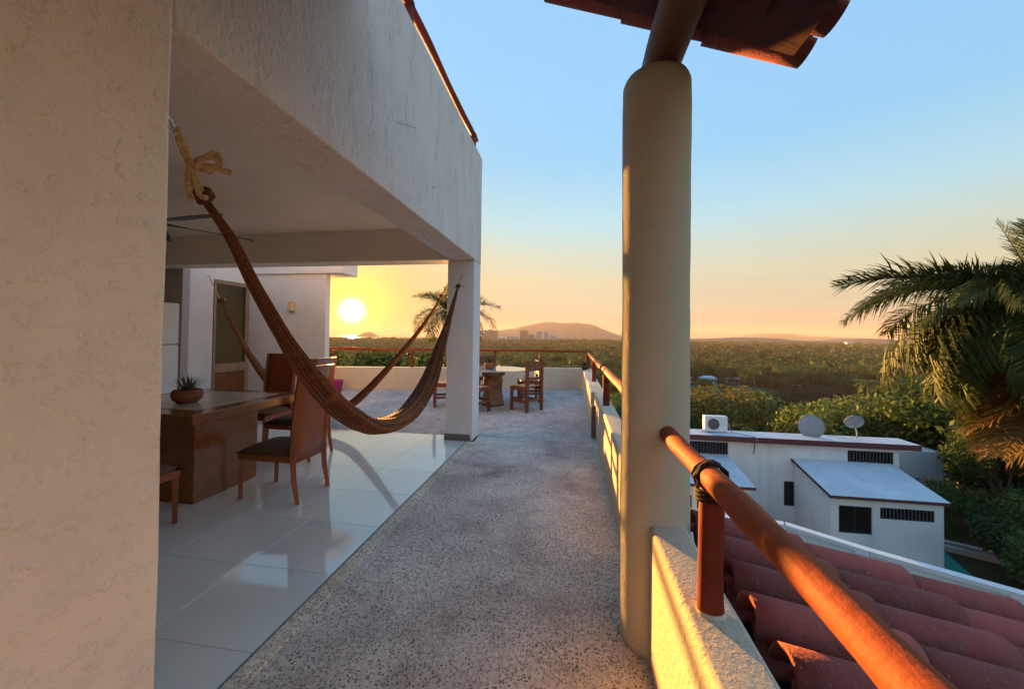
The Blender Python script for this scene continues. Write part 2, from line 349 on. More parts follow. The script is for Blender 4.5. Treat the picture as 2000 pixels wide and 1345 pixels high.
# ------------------------------------------------------------------ mesh helpers
class MB:
    """collects shapes; build() links them as one mesh object"""
    def __init__(s): s.v = []; s.f = []; s.uv = None
    def add(s, vs, fs):
        o = len(s.v); s.v += [tuple(p) for p in vs]; s.f += [tuple(i + o for i in f) for f in fs]; return s
    def box(s, lo, hi, rot=None, piv=None):
        x0, y0, z0 = lo; x1, y1, z1 = hi
        vs = [Vector(p) for p in ((x0, y0, z0), (x1, y0, z0), (x1, y1, z0), (x0, y1, z0), (x0, y0, z1), (x1, y0, z1), (x1, y1, z1), (x0, y1, z1))]
        if rot is not None:
            pv = Vector(piv) if piv is not None else sum(vs, Vector()) / 8
            vs = [rot @ (p - pv) + pv for p in vs]
        return s.add(vs, ((0, 3, 2, 1), (4, 5, 6, 7), (0, 1, 5, 4), (1, 2, 6, 5), (2, 3, 7, 6), (3, 0, 4, 7)))
    def tube(s, pts, rad, n=10, cap=True, wob=0.0, flat=1.0, uv=False, lobes=0, lobe_amp=0.0, up=Vector((0, 0, 1))):
        pts = [Vector(p) for p in pts]; k = len(pts)
        if isinstance(rad, (int, float)): rad = [rad] * k
        vs = []
        for i, p in enumerate(pts):
            d = (pts[min(i + 1, k - 1)] - pts[max(i - 1, 0)]).normalized()
            a = d.cross(up)
            if a.length < 0.05: a = d.cross(Vector((1, 0, 0)))
            a.normalize(); b = a.cross(d).normalized()
            for j in range(n):
                th = 2 * math.pi * j / n
                r = rad[i] * (1 + wob * math.sin(3.1 * th + 1.7 * i) + lobe_amp * math.sin(lobes * th + 0.15 * i))
                vs.append(p + a * (math.cos(th) * r * flat) + b * (math.sin(th) * r))
        fs = []
        for i in range(k - 1):
            for j in range(n):
                j2 = (j + 1) % n
                fs.append((i * n + j, i * n + j2, (i + 1) * n + j2, (i + 1) * n + j))
        if cap: fs += [tuple(range(n))[::-1], tuple(range((k - 1) * n, k * n))]
        return s.add(vs, fs)
    def cyl(s, p0, p1, r0, r1=None, n=12): return s.tube([p0, p1], [r0, r0 if r1 is None else r1], n)
    def lathe(s, prof, c=(0, 0, 0), n=24):
        vs = []; k = len(prof)
        for r, z in prof:
            for j in range(n):
                th = 2 * math.pi * j / n; vs.append((c[0] + r * math.cos(th), c[1] + r * math.sin(th), c[2] + z))
        fs = [(i * n + j, i * n + (j + 1) % n, (i + 1) * n + (j + 1) % n, (i + 1) * n + j) for i in range(k - 1) for j in range(n)]
        fs += [tuple(range(n))[::-1], tuple(range((k - 1) * n, k * n))]
        return s.add(vs, fs)
    def prism(s, poly, z0, z1):
        k = len(poly)
        vs = [(x, y, z0) for x, y in poly] + [(x, y, z1) for x, y in poly]
        return s.add(vs, [tuple(range(k))[::-1], tuple(range(k, 2 * k))] + [(i, (i + 1) % k, k + (i + 1) % k, k + i) for i in range(k)])
    def mesh(s, name, mat, smooth=False, off=(0, 0, 0)):
        me = bpy.data.meshes.new(name)
        me.from_pydata([(x - off[0], y - off[1], z - off[2]) for x, y, z in s.v], [], s.f)
        if smooth: me.polygons.foreach_set('use_smooth', [True] * len(me.polygons))
        me.materials.append(M[mat]); me.update(); return me
    def build(s, name, mat, parent=None, smooth=False, bevel=0.0, seg=2, off=None):
        if off is None:
            root = parent
            while root is not None and root.parent is not None: root = root.parent
            off = root['_o'] if root is not None and '_o' in root else (0, 0, 0)
        return link(name, s.mesh(name, mat, smooth, off), parent, bevel, seg)

def link(name, me, parent=None, bevel=0.0, seg=2, loc=None):
    o = bpy.data.objects.new(name, me); COL.objects.link(o)
    if parent is not None: o.parent = parent
    if loc is not None: o.location = loc
    if bevel:
        b = o.modifiers.new('bevel', 'BEVEL'); b.width = bevel; b.segments = seg; b.limit_method = 'ANGLE'; b.angle_limit = RAD(40)
    return o
ORIG = []
def thing(name, label, cat, loc=(0, 0, 0), group=None, rz=0.0, local=False):
    o = bpy.data.objects.new(name, None); COL.objects.link(o); o.location = loc; o.rotation_euler = (0, 0, rz)
    o.empty_display_size = 0.2
    if not local: o['_o'] = tuple(loc); ORIG.append(o)
    return tag(o, label, cat, group)
def tag(o, label, cat, group=None):
    o['label'] = label; o['category'] = cat
    if group: o['group'] = group
    return o
def kind(o, k='structure'): o['kind'] = k; return o
def copy_tree(o, parent=None):
    c = o.copy(); COL.objects.link(c); c.parent = parent
    for ch in list(o.children): copy_tree(ch, c)
    return c
def spline(pts, n):
    """Catmull-Rom through pts"""
    P = [Vector(p) for p in pts]; P = [2 * P[0] - P[1]] + P + [2 * P[-1] - P[-2]]; out = []
    segs = len(P) - 3
    for k in range(n + 1):
        u = k / n * segs; i = min(int(u), segs - 1); f = u - i
        a, b, c, d = P[i:i + 4]
        out.append(0.5 * ((2 * b) + (c - a) * f + (2 * a - 5 * b + 4 * c - d) * f * f + (3 * b - a - 3 * c + d) * f ** 3))
    return out
def lerp_list(xs, n):
    return [float(v) for v in np.interp(np.linspace(0, len(xs) - 1, n + 1), range(len(xs)), xs)]

# ================================================================== terrain, sea, lake
def sstep(t): t = np.clip(t, 0, 1); return t * t * (3 - 2 * t)
def gz(x, y):
    x = np.asarray(x, float); y = np.asarray(y, float)
    r = np.hypot(x, y); az = np.degrees(np.arctan2(x, y))
    z = -8.35 - 19.65 * sstep((r - 31) / 54)
    z = z + np.where(r > 34, 0.5 * np.sin(x * 0.11) * np.cos(y * 0.09), 0) * sstep((r - 34) / 20) * (1 - sstep((r - 120) / 20))
    c = sstep((r - 1500) / 400) * sstep((-13 - az) / 5)
    return z * (1 - c) + (-48) * c
rs = np.concatenate([[0.5], np.linspace(6, 130, 44), np.geomspace(140, 9000, 40)])
az = np.linspace(-math.pi, math.pi, 181)[:-1]
gv = []; gf = []
for r in rs:
    for a in az:
        x, y = r * math.sin(a), r * math.cos(a); gv.append((x, y, float(gz(x, y))))
n = len(az)
for i in range(len(rs) - 1):
    for j in range(n): gf.append((i * n + j, (i + 1) * n + j, (i + 1) * n + (j + 1) % n, i * n + (j + 1) % n))
gf.append(tuple(range(n)))
kind(MB().add(gv, gf).build('ground', 'ground', smooth=True))
sv = [(0, 0, -34.0)] + [(9500 * math.sin(a), 9500 * math.cos(a), -34.0) for a in np.linspace(0, 2 * math.pi, 97)[:-1]]
kind(MB().add(sv, [(0, 1 + (i + 1) % 96, 1 + i) for i in range(96)]).build('sea', 'sea'))
LAKE = [(56, 196), (64, 178), (74, 172), (92, 166), (104, 158), (124, 160), (146, 172), (158, 196), (150, 224), (132, 236), (112, 222), (98, 206), (84, 204), (70, 206)]
kind(MB().prism([(p.x, p.y) for p in spline([(x, y, 0) for x, y in LAKE + LAKE[:1]], 70)[:-1]], -28.6, -27.93).build('lake', 'water'))
LAWN = [(58, 212), (78, 210), (96, 212), (112, 232), (110, 250), (86, 256), (62, 250), (54, 232)]
kind(MB().prism([(p.x, p.y) for p in spline([(x, y, 0) for x, y in LAWN + LAWN[:1]], 40)[:-1]], -28.6, -27.9).build('lawn', 'lawn'))
LAWN2 = [(104, 150), (126, 148), (140, 156), (128, 159), (106, 157)]
kind(MB().prism(LAWN2, -28.6, -27.91).build('lawn', 'lawn'))

def ridge(name, prof, depth, zb=-40, nx=90, ny=16, amp=0.06, seed=0):
    """a hill: skyline profile (x, y, z) with slopes before and behind it"""
    rg = np.random.default_rng(seed); P = np.array(prof, float)
    xs = np.linspace(P[0, 0], P[-1, 0], nx); yc = np.interp(xs, P[:, 0], P[:, 1]); zc = np.interp(xs, P[:, 0], P[:, 2])
    ker = np.ones(5) / 5; zs = np.convolve(np.pad(zc, 2, 'edge'), ker, 'valid')
    mb = MB(); vs = []
    ph = rg.random(8) * 6
    for j in range(ny + 1):
        v = j / ny * 2 - 1
        for i in range(nx):
            k = math.cos(v * math.pi / 2) ** 1.15
            gully = 1 + (0.5 * math.sin(i * 0.7 + ph[0] + 2 * v) + 0.35 * math.sin(i * 1.63 + ph[1] - 3 * v) + 0.3 * rg.standard_normal()) * amp * 3 * (1 - k) * k * 4
            z = zb + (zs[i] - zb) * k * gully
            vs.append((xs[i] + v * 30 * math.sin(i), yc[i] + v * depth, z))
    fs = [(j * nx + i, j * nx + i + 1, (j + 1) * nx + i + 1, (j + 1) * nx + i) for j in range(ny) for i in range(nx - 1)]
    return kind(mb.add(vs, fs).build(name, 'hill', smooth=True))
ridge('mountain', [(-1250, 4000, -30), (-1050, 4000, 20), (-927, 4000, 45), (-760, 4000, 52), (-570, 4000, 81), (-440, 4000, 112), (-354, 4000, 131), (-221, 4000, 148), (-150, 4000, 136), (-90, 4000, 133), (0, 4000, 140), (67, 4000, 139), (150, 4000, 127), (221, 4000, 119), (298, 4000, 78), (425, 4000, 28), (540, 4000, -12), (660, 4000, -38)], 620, seed=1)
ridge('hills', [(1650, 7000, -40), (1942, 7000, -12), (2273, 7000, -6), (2760, 7000, 27), (3156, 7000, 92), (3300, 7000, 84), (3468, 7000, 96), (3700, 7000, 50), (4154, 7000, 38), (4700, 7000, 10), (5200, 7000, -30)], 900, seed=2)
ridge('hills', [(560, 2600, -34), (721, 2600, -9), (905, 2600, -3), (1054, 2600, 6), (1201, 2600, 4), (1317, 2600, -7), (1487, 2600, -13), (1600, 2600, 2), (1681, 2600, 11), (1762, 2600, 8), (1923, 2600, 2), (2200, 2600, -5), (2500, 2600, -30)], 420, seed=3)
ridge('island', [(-2520, 4000, -40), (-2420, 4000, -27), (-2330, 4000, -12), (-2275, 4000, 19), (-2240, 4000, 24), (-2205, 4000, 17), (-2150, 4000, -22), (-2120, 4000, -40)], 90, nx=40, seed=4)

# ================================================================== the terrace house
T_B = 1.075
# lower storey under the terrace
o = MB().box((-8.4, -3.0, -8.6), (0.50, 9.0, -0.16)).prism([(-6.6, 9.0), (0.50, 9.0), (0.50, 10.86), (-6.6, 9.2)], -8.6, -0.16).build('lower_storey', 'plaster_cream')
tag(o, 'cream plastered lower storey carrying the terrace', 'house')

# floors
kind(MB().box((-1.305, -3.0, -0.158), (0.42, 5.372, 0.0)).build('walkway', 'walk_concrete'))
strip = MB().box((-1.40, -3.0, -0.15), (-1.308, 5.10, 0.006)).build('floor_edging', 'walk_edge', bevel=0.004)
kind(strip)
kind(MB().prism([(-6.55, 5.375), (0.40, 5.375), (0.40, 10.8), (-6.55, 9.1)], -0.157, -0.001).build('terrace_floor', 'terrace_concrete'))
fl = kind(MB().box((-8.4, -1.0, -0.155), (-1.402, 5.372, -0.010)).build('tiled_floor', 'grout'))
TS = 0.583
me_cache = {}
for i in range(13):
    for j in range(12):
        x1 = -1.4195 - TS * (i - 1) if i else -1.404
        x0 = -1.4195 - TS * i if i else -1.4195
        if i == 0: continue
        x0, x1 = max(x0, -8.39), x1
        y0 = 1.567 + TS * (j - 5); y1 = min(y0 + TS, 5.37); y0 = max(y0, -0.99)
        if y1 - y0 < 0.02 or x1 - x0 < 0.02: continue
        key = (round(x1 - x0, 3), round(y1 - y0, 3))
        if key not in me_cache:
            w, d = key[0] / 2 - 0.0012, key[1] / 2 - 0.0012
            me_cache[key] = MB().add([(-w, -d, -0.0095), (w, -d, -0.0095), (w, d, -0.0095), (-w, d, -0.0095), (-w, -d, -0.0012), (w, -d, -0.0012), (w, d, -0.0012), (-w, d, -0.0012), (-w + .001, -d + .001, 0), (w - .001, -d + .001, 0), (w - .001, d - .001, 0), (-w + .001, d - .001, 0)],
                [(0, 1, 5, 4), (1, 2, 6, 5), (2, 3, 7, 6), (3, 0, 4, 7), (4, 5, 9, 8), (5, 6, 10, 9), (6, 7, 11, 10), (7, 4, 8, 11), (8, 9, 10, 11)]).mesh('floor_tile', 'porcelain')
        tl = link('floor_tile', me_cache[key], fl, loc=((x0 + x1) / 2, (y0 + y1) / 2, 0))
        tl.rotation_euler = (random.uniform(-.0006, .0006), random.uniform(-.0006, .0006), 0)

# walls and beams
def rough_wall(name, lo, hi, mat, label, cat, step=0.12, amp=0.004, bev=0.02, parent=None):
    """a plastered block with slightly wavering faces and soft arrises"""
    bm = bmesh.new(); bmesh.ops.create_cube(bm, size=1)
    for v in bm.verts:
        v.co = Vector([lo[k] + (v.co[k] + 0.5) * (hi[k] - lo[k]) for k in range(3)])
    bmesh.ops.bevel(bm, geom=list(bm.edges), offset=bev, segments=2, profile=0.5, affect='EDGES')
    for ax in range(3):
        L = hi[ax] - lo[ax]; k = min(60, int(L / step))
        for q in range(1, k):
            nrm = [0, 0, 0]; nrm[ax] = 1; co = [0, 0, 0]; co[ax] = lo[ax] + L * q / k
            bmesh.ops.bisect_plane(bm, geom=list(bm.verts) + list(bm.edges) + list(bm.faces), plane_co=co, plane_no=nrm)
    from mathutils import noise
    for v in bm.verts:
        v.co += noise.noise_vector(v.co * 2.3) * amp + noise.noise_vector(v.co * 7.0) * amp * 0.5
    me = bpy.data.meshes.new(name); bm.to_mesh(me); bm.free(); me.materials.append(M[mat])
    me.polygons.foreach_set('use_smooth', [True] * len(me.polygons))
    o = link(name, me, parent)
    mod = o.modifiers.new('wn', 'WEIGHTED_NORMAL'); mod.keep_sharp = True
    if label: tag(o, label, cat)
    return o
rough_wall('plaster_wall', (-1.68, -3.0, -0.01), (-1.316, T_B, 4.06), 'plaster_cream', 'thick rough cream plaster wall end where the first hammock rope is hooked', 'wall')
rough_wall('balcony_beam', (-1.68, T_B + 0.002, 2.48), (-1.33, 5.50, 4.05), 'beam_paint', 'deep weathered white beam with grime streaks carrying the upper balcony railing', 'beam', amp=0.003, bev=0.015)
pil = thing('square_pillar', 'square white plastered pillar standing between tiled room and open terrace', 'pillar', (-1.50, 5.3, 0))
rough_wall('shaft', (-1.715 + 1.5, 5.13 - 5.3, 0.0), (-1.333 + 1.5, 5.497 - 5.3, 2.478), 'plaster_white', None, None, amp=0.002, bev=0.012, parent=pil)
MB().box((-1.727, 5.118, 0.001), (-1.36, 5.131, 0.085)).box((-1.727, 5.1312, 0.001), (-1.7145, 5.372, 0.085)).build('skirting', 'skirting', pil, bevel=0.002)
rot = Matrix.Rotation(RAD(-2.5), 3, 'Z')
o = MB().box((-8.2, 5.12, 2.485), (-1.683, 5.44, 3.0)).build('cross_beam', 'ceiling_paint', bevel=0.012)
tag(o, 'plain painted cross beam spanning from square pillar to the door wall', 'beam')
kind(MB().box((-8.4, -1.0, 2.93), (-1.681, 5.118, 3.10)).box((-8.4, 5.118, 3.001), (-1.681, 5.45, 3.10)).build('ceiling', 'ceiling_paint'))
o = MB().box((-8.42, -1.15, 0.001), (-1.681, -1.0, 2.929)).build('back_wall', 'plaster_white'); tag(o, 'white back wall closing the dining room', 'wall')
o = MB().box((-8.42, -0.999, 0.001), (-8.3, 5.79, 2.929)).build('kitchen_side_wall', 'plaster_white'); tag(o, 'white side wall of the kitchen behind the fridge', 'wall')

# door building
dw = thing('door_building', 'pale wall with glazed door behind dining table and wing wall carrying the sconce', 'house', (-6.4, 5.8, 0))
MB().box((-8.4, 5.46, 0.0), (-6.402, 5.58, 3.4)).build('kitchen_end_wall', 'grey_wall', dw)
MB().box((-6.55, 5.581, 0.0), (-6.40, 6.02, 3.4)).box((-6.55, 6.021, 2.40), (-6.40, 6.80, 3.4)).build('jamb_wall', 'plaster_white', dw, bevel=0.006)
MB().box((-8.3, 8.8, 0), (-6.6, 8.9, 2.9)).build('rear_wall', 'plaster_white', dw)
MB().box((-6.55, 6.80, 0.0), (-4.72, 6.94, 2.60)).build('wing_wall', 'plaster_white', dw, bevel=0.01)
MB().box((-8.3, 6.75, 2.601), (-4.36, 7.3, 2.86)).build('eave_slab', 'plaster_white', dw, bevel=0.012)
MB().box((-8.4, 5.6, 0.0), (-8.3, 8.8, 3.0)).box((-8.3, 5.6, 2.9), (-6.56, 8.8, 3.0)).build('inner_room', 'clay_yellow', dw)
MB().box((-8.29, 6.2, 0.35), (-7.4, 7.5, 0.75)).build('inner_bed', 'chair_wood', dw, bevel=0.02)
d = MB()
for a, b in ((6.03, 6.075), (6.72, 6.79)): d.box((-6.46, a, 0.012), (-6.39, b, 2.39))
d.box((-6.459, 6.076, 2.33), (-6.391, 6.719, 2.389)).box((-6.459, 6.076, 0.70), (-6.391, 6.719, 0.86)).box((-6.459, 6.076, 0.012), (-6.391, 6.719, 0.10))
dd = d.build('door', 'door_wood', dw, bevel=0.004)
MB().box((-6.428, 6.076, 0.861), (-6.422, 6.719, 2.329)).build('pane', 'door_glass', dd)
MB().box((-6.44, 6.076, 0.101), (-6.41, 6.719, 0.699)).build('panel', 'table_wood', dd)
ws = thing('wall_sconce', 'small box wall sconce with amber glass on the pale wing wall', 'lamp', (-5.42, 6.80, 1.9))
MB().box((-5.475, 6.775, 1.86), (-5.405, 6.80, 2.06)).build('back_plate', 'dark_frame', ws, bevel=0.003)
MB().box((-5.46, 6.69, 1.87), (-5.37, 6.774, 2.05)).build('shade', 'lamp_glass', ws, bevel=0.006)
hk = MB().tube([(-6.40, 5.9, 2.43), (-6.36, 5.9, 2.43), (-6.34, 5.9, 2.40), (-6.355, 5.9, 2.37)], 0.008, 8).build('wall_hook', 'steel', smooth=True)
tag(hk, 'small steel hook on the white jamb beside the glazed door', 'hook')

fr = thing('refrigerator', 'white two-door refrigerator against the grey kitchen wall', 'refrigerator', (-6.25, 4.6, 0))
MB().box((-6.62, 4.24, 0.02), (-5.95, 4.98, 1.87)).build('cabinet', 'fridge_white', fr, bevel=0.012)
MB().box((-5.945, 4.24, 0.05), (-5.88, 4.98, 1.245)).build('door', 'fridge_white', fr, bevel=0.014)
MB().box((-5.945, 4.24, 1.257), (-5.88, 4.98, 1.87)).build('freezer_door', 'fridge_white', fr, bevel=0.014)
rd = thing('radio', 'cream boxy radio standing on top of the refrigerator', 'radio', (-6.1, 4.6, 1.87))
MB().box((-6.3, 4.38, 1.871), (-5.98, 4.78, 2.12)).build('body', 'clay_yellow', rd, bevel=0.012)
MB().tube([(-5.985, 4.52, 1.99), (-5.972, 4.52, 1.99)], [0.085, 0.08], 20).build('speaker', 'dark_frame', rd)
MB().box((-5.981, 4.66, 2.05), (-5.973, 4.73, 2.08)).build('display', 'dark_glass', rd)

# ceiling fan
fn = thing('ceiling_fan', 'brown ceiling fan with paddle blades above the dining table', 'fan', (-4.25, 3.30, 2.93))
MB().lathe([(0.0, 2.72), (0.07, 2.72), (0.03, 2.78), (0.018, 2.80), (0.018, 2.90), (0.06, 2.905), (0.065, 2.929), (0.0, 2.929)], (-4.25, 3.30, 0), 16).build('rod', 'fan_brown', fn, True)
MB().lathe([(0.0, 2.52), (0.06, 2.53), (0.10, 2.57), (0.11, 2.64), (0.09, 2.70), (0.04, 2.725), (0.0, 2.725)], (-4.25, 3.30, 0), 18).build('motor', 'fan_brown', fn, True)
for k in range(5):
    a = RAD(-8 + 72 * k); dx, dy = math.cos(a), math.sin(a); b = MB(); prof = [(0.10, 0.035), (0.2, 0.06), (0.35, 0.085), (0.65, 0.09), (0.85, 0.075), (0.92, 0.04)]
    vs = []
    for rr_, hw in prof:
        for sgn in (-1, 1):
            for dz in (0, 0.008):
                vs.append((-4.25 + dx * rr_ - dy * hw * sgn, 3.30 + dy * rr_ + dx * hw * sgn, 2.56 + sgn * 0.018 + dz))
    fs = []
    for i in range(5):
        p = i * 4; q = p + 4
        fs += [(p, q, q + 2, p + 2), (p + 1, p + 3, q + 3, q + 1), (p, p + 1, q + 1, q), (p + 2, q + 2, q + 3, p + 3)]
    fs += [(0, 2, 3, 1), (20, 21, 23, 22)]
    b.add(vs, fs).build('blade', 'fan_brown', fn)

# ---------------------------------------------------------------- dining table and chairs
dt = thing('dining_table', 'square wooden dining table with pale stone inlay and slab base', 'table', (-3.8, 3.45, 0))
MB().box((-4.52, 2.76, 0.665), (-3.105, 4.10, 0.752)).build('table_top', 'table_wood', dt, bevel=0.008)
MB().box((-4.34, 2.95, 0.7515), (-3.29, 3.93, 0.7565)).build('stone_inlay', 'travertine', dt, bevel=0.001)
MB().box((-4.45, 2.80, 0.0), (-3.125, 3.46, 0.664)).build('base', 'table_wood', dt, bevel=0.006)
pt = thing('potted_aloe', 'spiky aloe in a round terracotta bowl on the dining table', 'plant', (-3.70, 3.23, 0.757))
MB().lathe([(0.0, 0.0), (0.075, 0.0), (0.115, 0.035), (0.128, 0.075), (0.118, 0.118), (0.108, 0.128), (0.098, 0.12), (0.1, 0.105), (0.0, 0.10)], (-3.70, 3.23, 0.757), 28).build('pot', 'terracotta', pt, True)
MB().lathe([(0.0, 0.10), (0.098, 0.102), (0.096, 0.11), (0.0, 0.114)], (-3.70, 3.23, 0.757), 20).build('soil', 'soil', pt, True)
def aloe_leaf(parent, base, a, tilt, L, w, mat='aloe'):
    mb = MB(); d = Vector((math.cos(a), math.sin(a), 0)); s_ = Vector((-math.sin(a), math.cos(a), 0)); vs = []
    for i in range(6):
        u = i / 5; p = Vector(base) + d * (L * math.sin(tilt) * u * (0.7 + 0.3 * u)) + Vector((0, 0, L * math.cos(tilt) * (u - 0.12 * u * u)))
        hw = w * (1 - u) ** 0.75 * (0.75 + 0.5 * min(u * 3, 0.5)) + 0.0006
        nrm = (Vector((0, 0, 1)) * math.sin(tilt) - d * math.cos(tilt)).normalized()
        vs += [p - s_ * hw, p - nrm * hw * 0.55, p + s_ * hw, p + nrm * hw * 0.1]
    fs = [(4 * i + j, 4 * i + (j + 1) % 4, 4 * i + 4 + (j + 1) % 4, 4 * i + 4 + j) for i in range(5) for j in range(4)] + [(3, 2, 1, 0), (20, 21, 22, 23)]
    mb.add(vs, fs); return mb.build('leaf', mat, parent, True)
for k in range(22):
    a = k * 2.4; tl = RAD(8 + 50 * (k / 22)); aloe_leaf(pt, (-3.70 + 0.02 * math.cos(a), 3.23 + 0.02 * math.sin(a), 0.865), a, tl, 0.17 + 0.03 * random.random(), 0.012)

def dining_chair():
    t = thing('dining_chair', '', 'chair', local=True)
    # faces +x (towards local +x); back at -x
    for y in (-0.205, 0.205):
        MB().tube([(0.24, y, 0.0), (0.235, y, 0.36)], [0.021, 0.027], 4, up=Vector((0, 1, 0))).build('leg', 'chair_wood', t)
        MB().tube([(-0.31, y, 0.0), (-0.27, y, 0.2), (-0.255, y, 0.42), (-0.275, y, 0.78), (-0.325, y, 1.15)], [0.022, 0.027, 0.030, 0.026, 0.022], 4, up=Vector((0, 1, 0))).build('rear_post', 'chair_wood', t)
    MB().box((-0.25, -0.225, 0.345), (0.255, 0.225, 0.405)).build('seat_rail', 'chair_wood', t, bevel=0.005)
    vs = []; n = 8
    cu = MB(); g = 9
    for i in range(g):
        for j in range(g):
            u, v = i / (g - 1) * 2 - 1, j / (g - 1) * 2 - 1
            e = (1 - abs(u) ** 4) * (1 - abs(v) ** 4); vs.append((0.005 + u * 0.262, v * 0.24, 0.406 + 0.058 * e ** 0.5))
    cu.add(vs, [(i * g + j, i * g + j + 1, (i + 1) * g + j + 1, (i + 1) * g + j) for i in range(g - 1) for j in range(g - 1)] + [tuple(i * g for i in range(g)) + tuple((g - 1) * g + j for j in range(1, g)) + tuple(i * g + g - 1 for i in range(g - 2, -1, -1)) + tuple(j for j in range(g - 2, 0, -1))]).build('seat_cushion', 'seat_cloth', t, True)
    bp = MB(); vs = []; prof = [(-0.262, 0.34), (-0.262, 0.52), (-0.274, 0.76), (-0.298, 0.96), (-0.328, 1.155)]
    for x, z in prof:
        for y, dx in ((-0.225, 0.0), (-0.11, -0.012), (0, -0.016), (0.11, -0.012), (0.225, 0.0)):
            vs += [(x + dx - 0.016, y, z), (x + dx + 0.016, y, z)]
    fs = []
    for i in range(4):
        for j in range(4):
            a = (i * 5 + j) * 2; b_ = a + 2; c_ = a + 10; d_ = a + 12
            fs += [(a, b_, d_, c_), (a + 1, c_ + 1, d_ + 1, b_ + 1)]
        fs += [(i * 10, i * 10 + 10, i * 10 + 11, i * 10 + 1), (i * 10 + 8, i * 10 + 9, i * 10 + 19, i * 10 + 18)]
    for j in range(4):
        fs += [(j * 2, j * 2 + 1, j * 2 + 3, j * 2 + 2), (40 + j * 2, 42 + j * 2, 43 + j * 2, 41 + j * 2)]
    bp.add(vs, fs).build('backrest', 'chair_wood', t, True)
    return t
ch0 = dining_chair()
spots = [((-2.59, 3.165, 0), 180, 'brown solid-back dining chair pulled out beside the slab base of the dining table'),
         ((-3.22, 4.16, 0), 180, 'brown solid-back dining chair pushed in at the far corner of the dining table'),
         ((-4.0, 4.52, 0), -88, 'brown solid-back dining chair in front of the pale wing wall'),
         ((-3.16, 2.27, 0), 90, 'brown dining chair half hidden by the rough wall end')]
for i, (loc, rz, lab) in enumerate(spots):
    c = ch0 if i == 0 else copy_tree(ch0)
    c.location = loc; c.rotation_euler = (0, 0, RAD(rz)); c['label'] = lab; c['group'] = 'dining chairs round the table'

# ---------------------------------------------------------------- hammocks
def hammock(name, label, pts, radii, flat, up, n=110, seg=36):
    t = thing(name, label, 'hammock', tuple(pts[len(pts) // 2]), 'string hammocks')
    P = spline(pts, n); R = lerp_list(radii, n)
    mb = MB(); mb.tube(P, R, seg, True, 0.0, flat, lobes=9, lobe_amp=0.07, up=Vector(up))
    me = mb.mesh('bed', 'hammock_weave', True, t['_o'])
    uvl = me.uv_layers.new(name='UVMap'); L = [0.0]
    for i in range(n): L.append(L[-1] + (P[i + 1] - P[i]).length)
    for poly in me.polygons:
        idx = [me.loops[l].vertex_index for l in poly.loop_indices]
        js = [i % seg for i in idx]
        for l, vi in zip(poly.loop_indices, idx):
            j = vi % seg; jj = j if not (max(js) == seg - 1 and min(js) == 0 and j == 0) else seg
            uvl.data[l].uv = (L[min(vi // seg, n)], jj / seg)
    link('bed', me, t)
    return t, P
h1p = [(-1.45, 1.325, 1.965), (-1.45, 1.44, 1.845), (-1.455, 1.58, 1.655), (-1.465, 1.78, 1.425), (-1.475, 2.03, 1.175), (-1.48, 2.36, 0.925), (-1.485, 2.78, 0.735), (-1.485, 3.32, 0.715), (-1.48, 3.83, 0.93), (-1.475, 4.14, 1.25), (-1.47, 4.48, 1.65), (-1.47, 4.82, 2.07)]
h1, P1 = hammock('hammock', 'brown string hammock in front, slung from rough wall end to square pillar', h1p, [0.018, 0.026, 0.034, 0.046, 0.074, 0.098, 0.108, 0.108, 0.098, 0.068, 0.034, 0.014], 0.55, (1, 0, 0))
def knot(parent, c, r, d):
    d = Vector(d).normalized(); a = d.orthogonal().normalized(); b = d.cross(a)
    pts = []
    for k in range(22):
        th = k * 0.62; pts.append(Vector(c) + (a * math.cos(th) + b * math.sin(th)) * r + d * (k / 22 - 0.5) * r * 1.6)
    MB().tube(pts, r * 0.45, 7).build('knot', 'hammock_weave', parent, True)
def rope(parent, pts, r=0.008, n=24, name='rope'):
    P = spline(pts, n); mb = MB(); mb.tube(P, [r * (1 + 0.18 * math.sin(i * 2.1)) for i in range(n + 1)], 7, wob=0.12)
    return mb.build(name, 'rope', parent, True)
knot(h1, (-1.45, 1.31, 1.99), 0.026, (0, 1, -1))
rope(h1, [(-1.40, 1.155, 2.175), (-1.425, 1.20, 2.12), (-1.44, 1.26, 2.06), (-1.452, 1.315, 1.98)], 0.010)
rope(h1, [(-1.40, 1.16, 2.165), (-1.412, 1.21, 2.11), (-1.43, 1.262, 2.04), (-1.446, 1.31, 1.985)], 0.009)
for dz in (0, 0.012, 0.022): rope(h1, [(-1.43 + dz, 1.235, 2.085 - dz), (-1.395, 1.26, 2.115), (-1.37, 1.285, 2.12 + dz), (-1.365, 1.30, 2.105), (-1.39, 1.28, 2.09 - dz), (-1.428, 1.25, 2.075)], 0.009, 30, 'bow')
rope(h1, [(-1.43, 1.245, 2.075), (-1.40, 1.27, 2.085), (-1.36, 1.30, 2.08), (-1.335, 1.32, 2.078)], 0.011, 20, 'bow')
rope(h1, [(-1.43, 1.235, 2.08), (-1.425, 1.225, 2.02), (-1.415, 1.222, 1.97), (-1.41, 1.228, 1.945)], 0.010, 16, 'tail')
rope(h1, [(-1.43, 1.24, 2.075), (-1.41, 1.235, 2.01), (-1.395, 1.245, 1.965), (-1.37, 1.25, 1.955)], 0.009, 16, 'tail')
rope(h1, [(-1.47, 4.81, 2.06), (-1.475, 4.93, 2.17), (-1.485, 5.08, 2.26)], 0.008)
rope(h1, [(-1.46, 4.86, 2.09), (-1.43, 4.87, 2.09), (-1.40, 4.90, 2.07)], 0.007, 10, 'tail')
rope(h1, [(-1.47, 4.85, 2.09), (-1.51, 4.86, 2.07), (-1.55, 4.86, 2.085)], 0.006, 10, 'tail')
knot(h1, (-1.47, 4.83, 2.08), 0.022, (0, 1, 1.2))
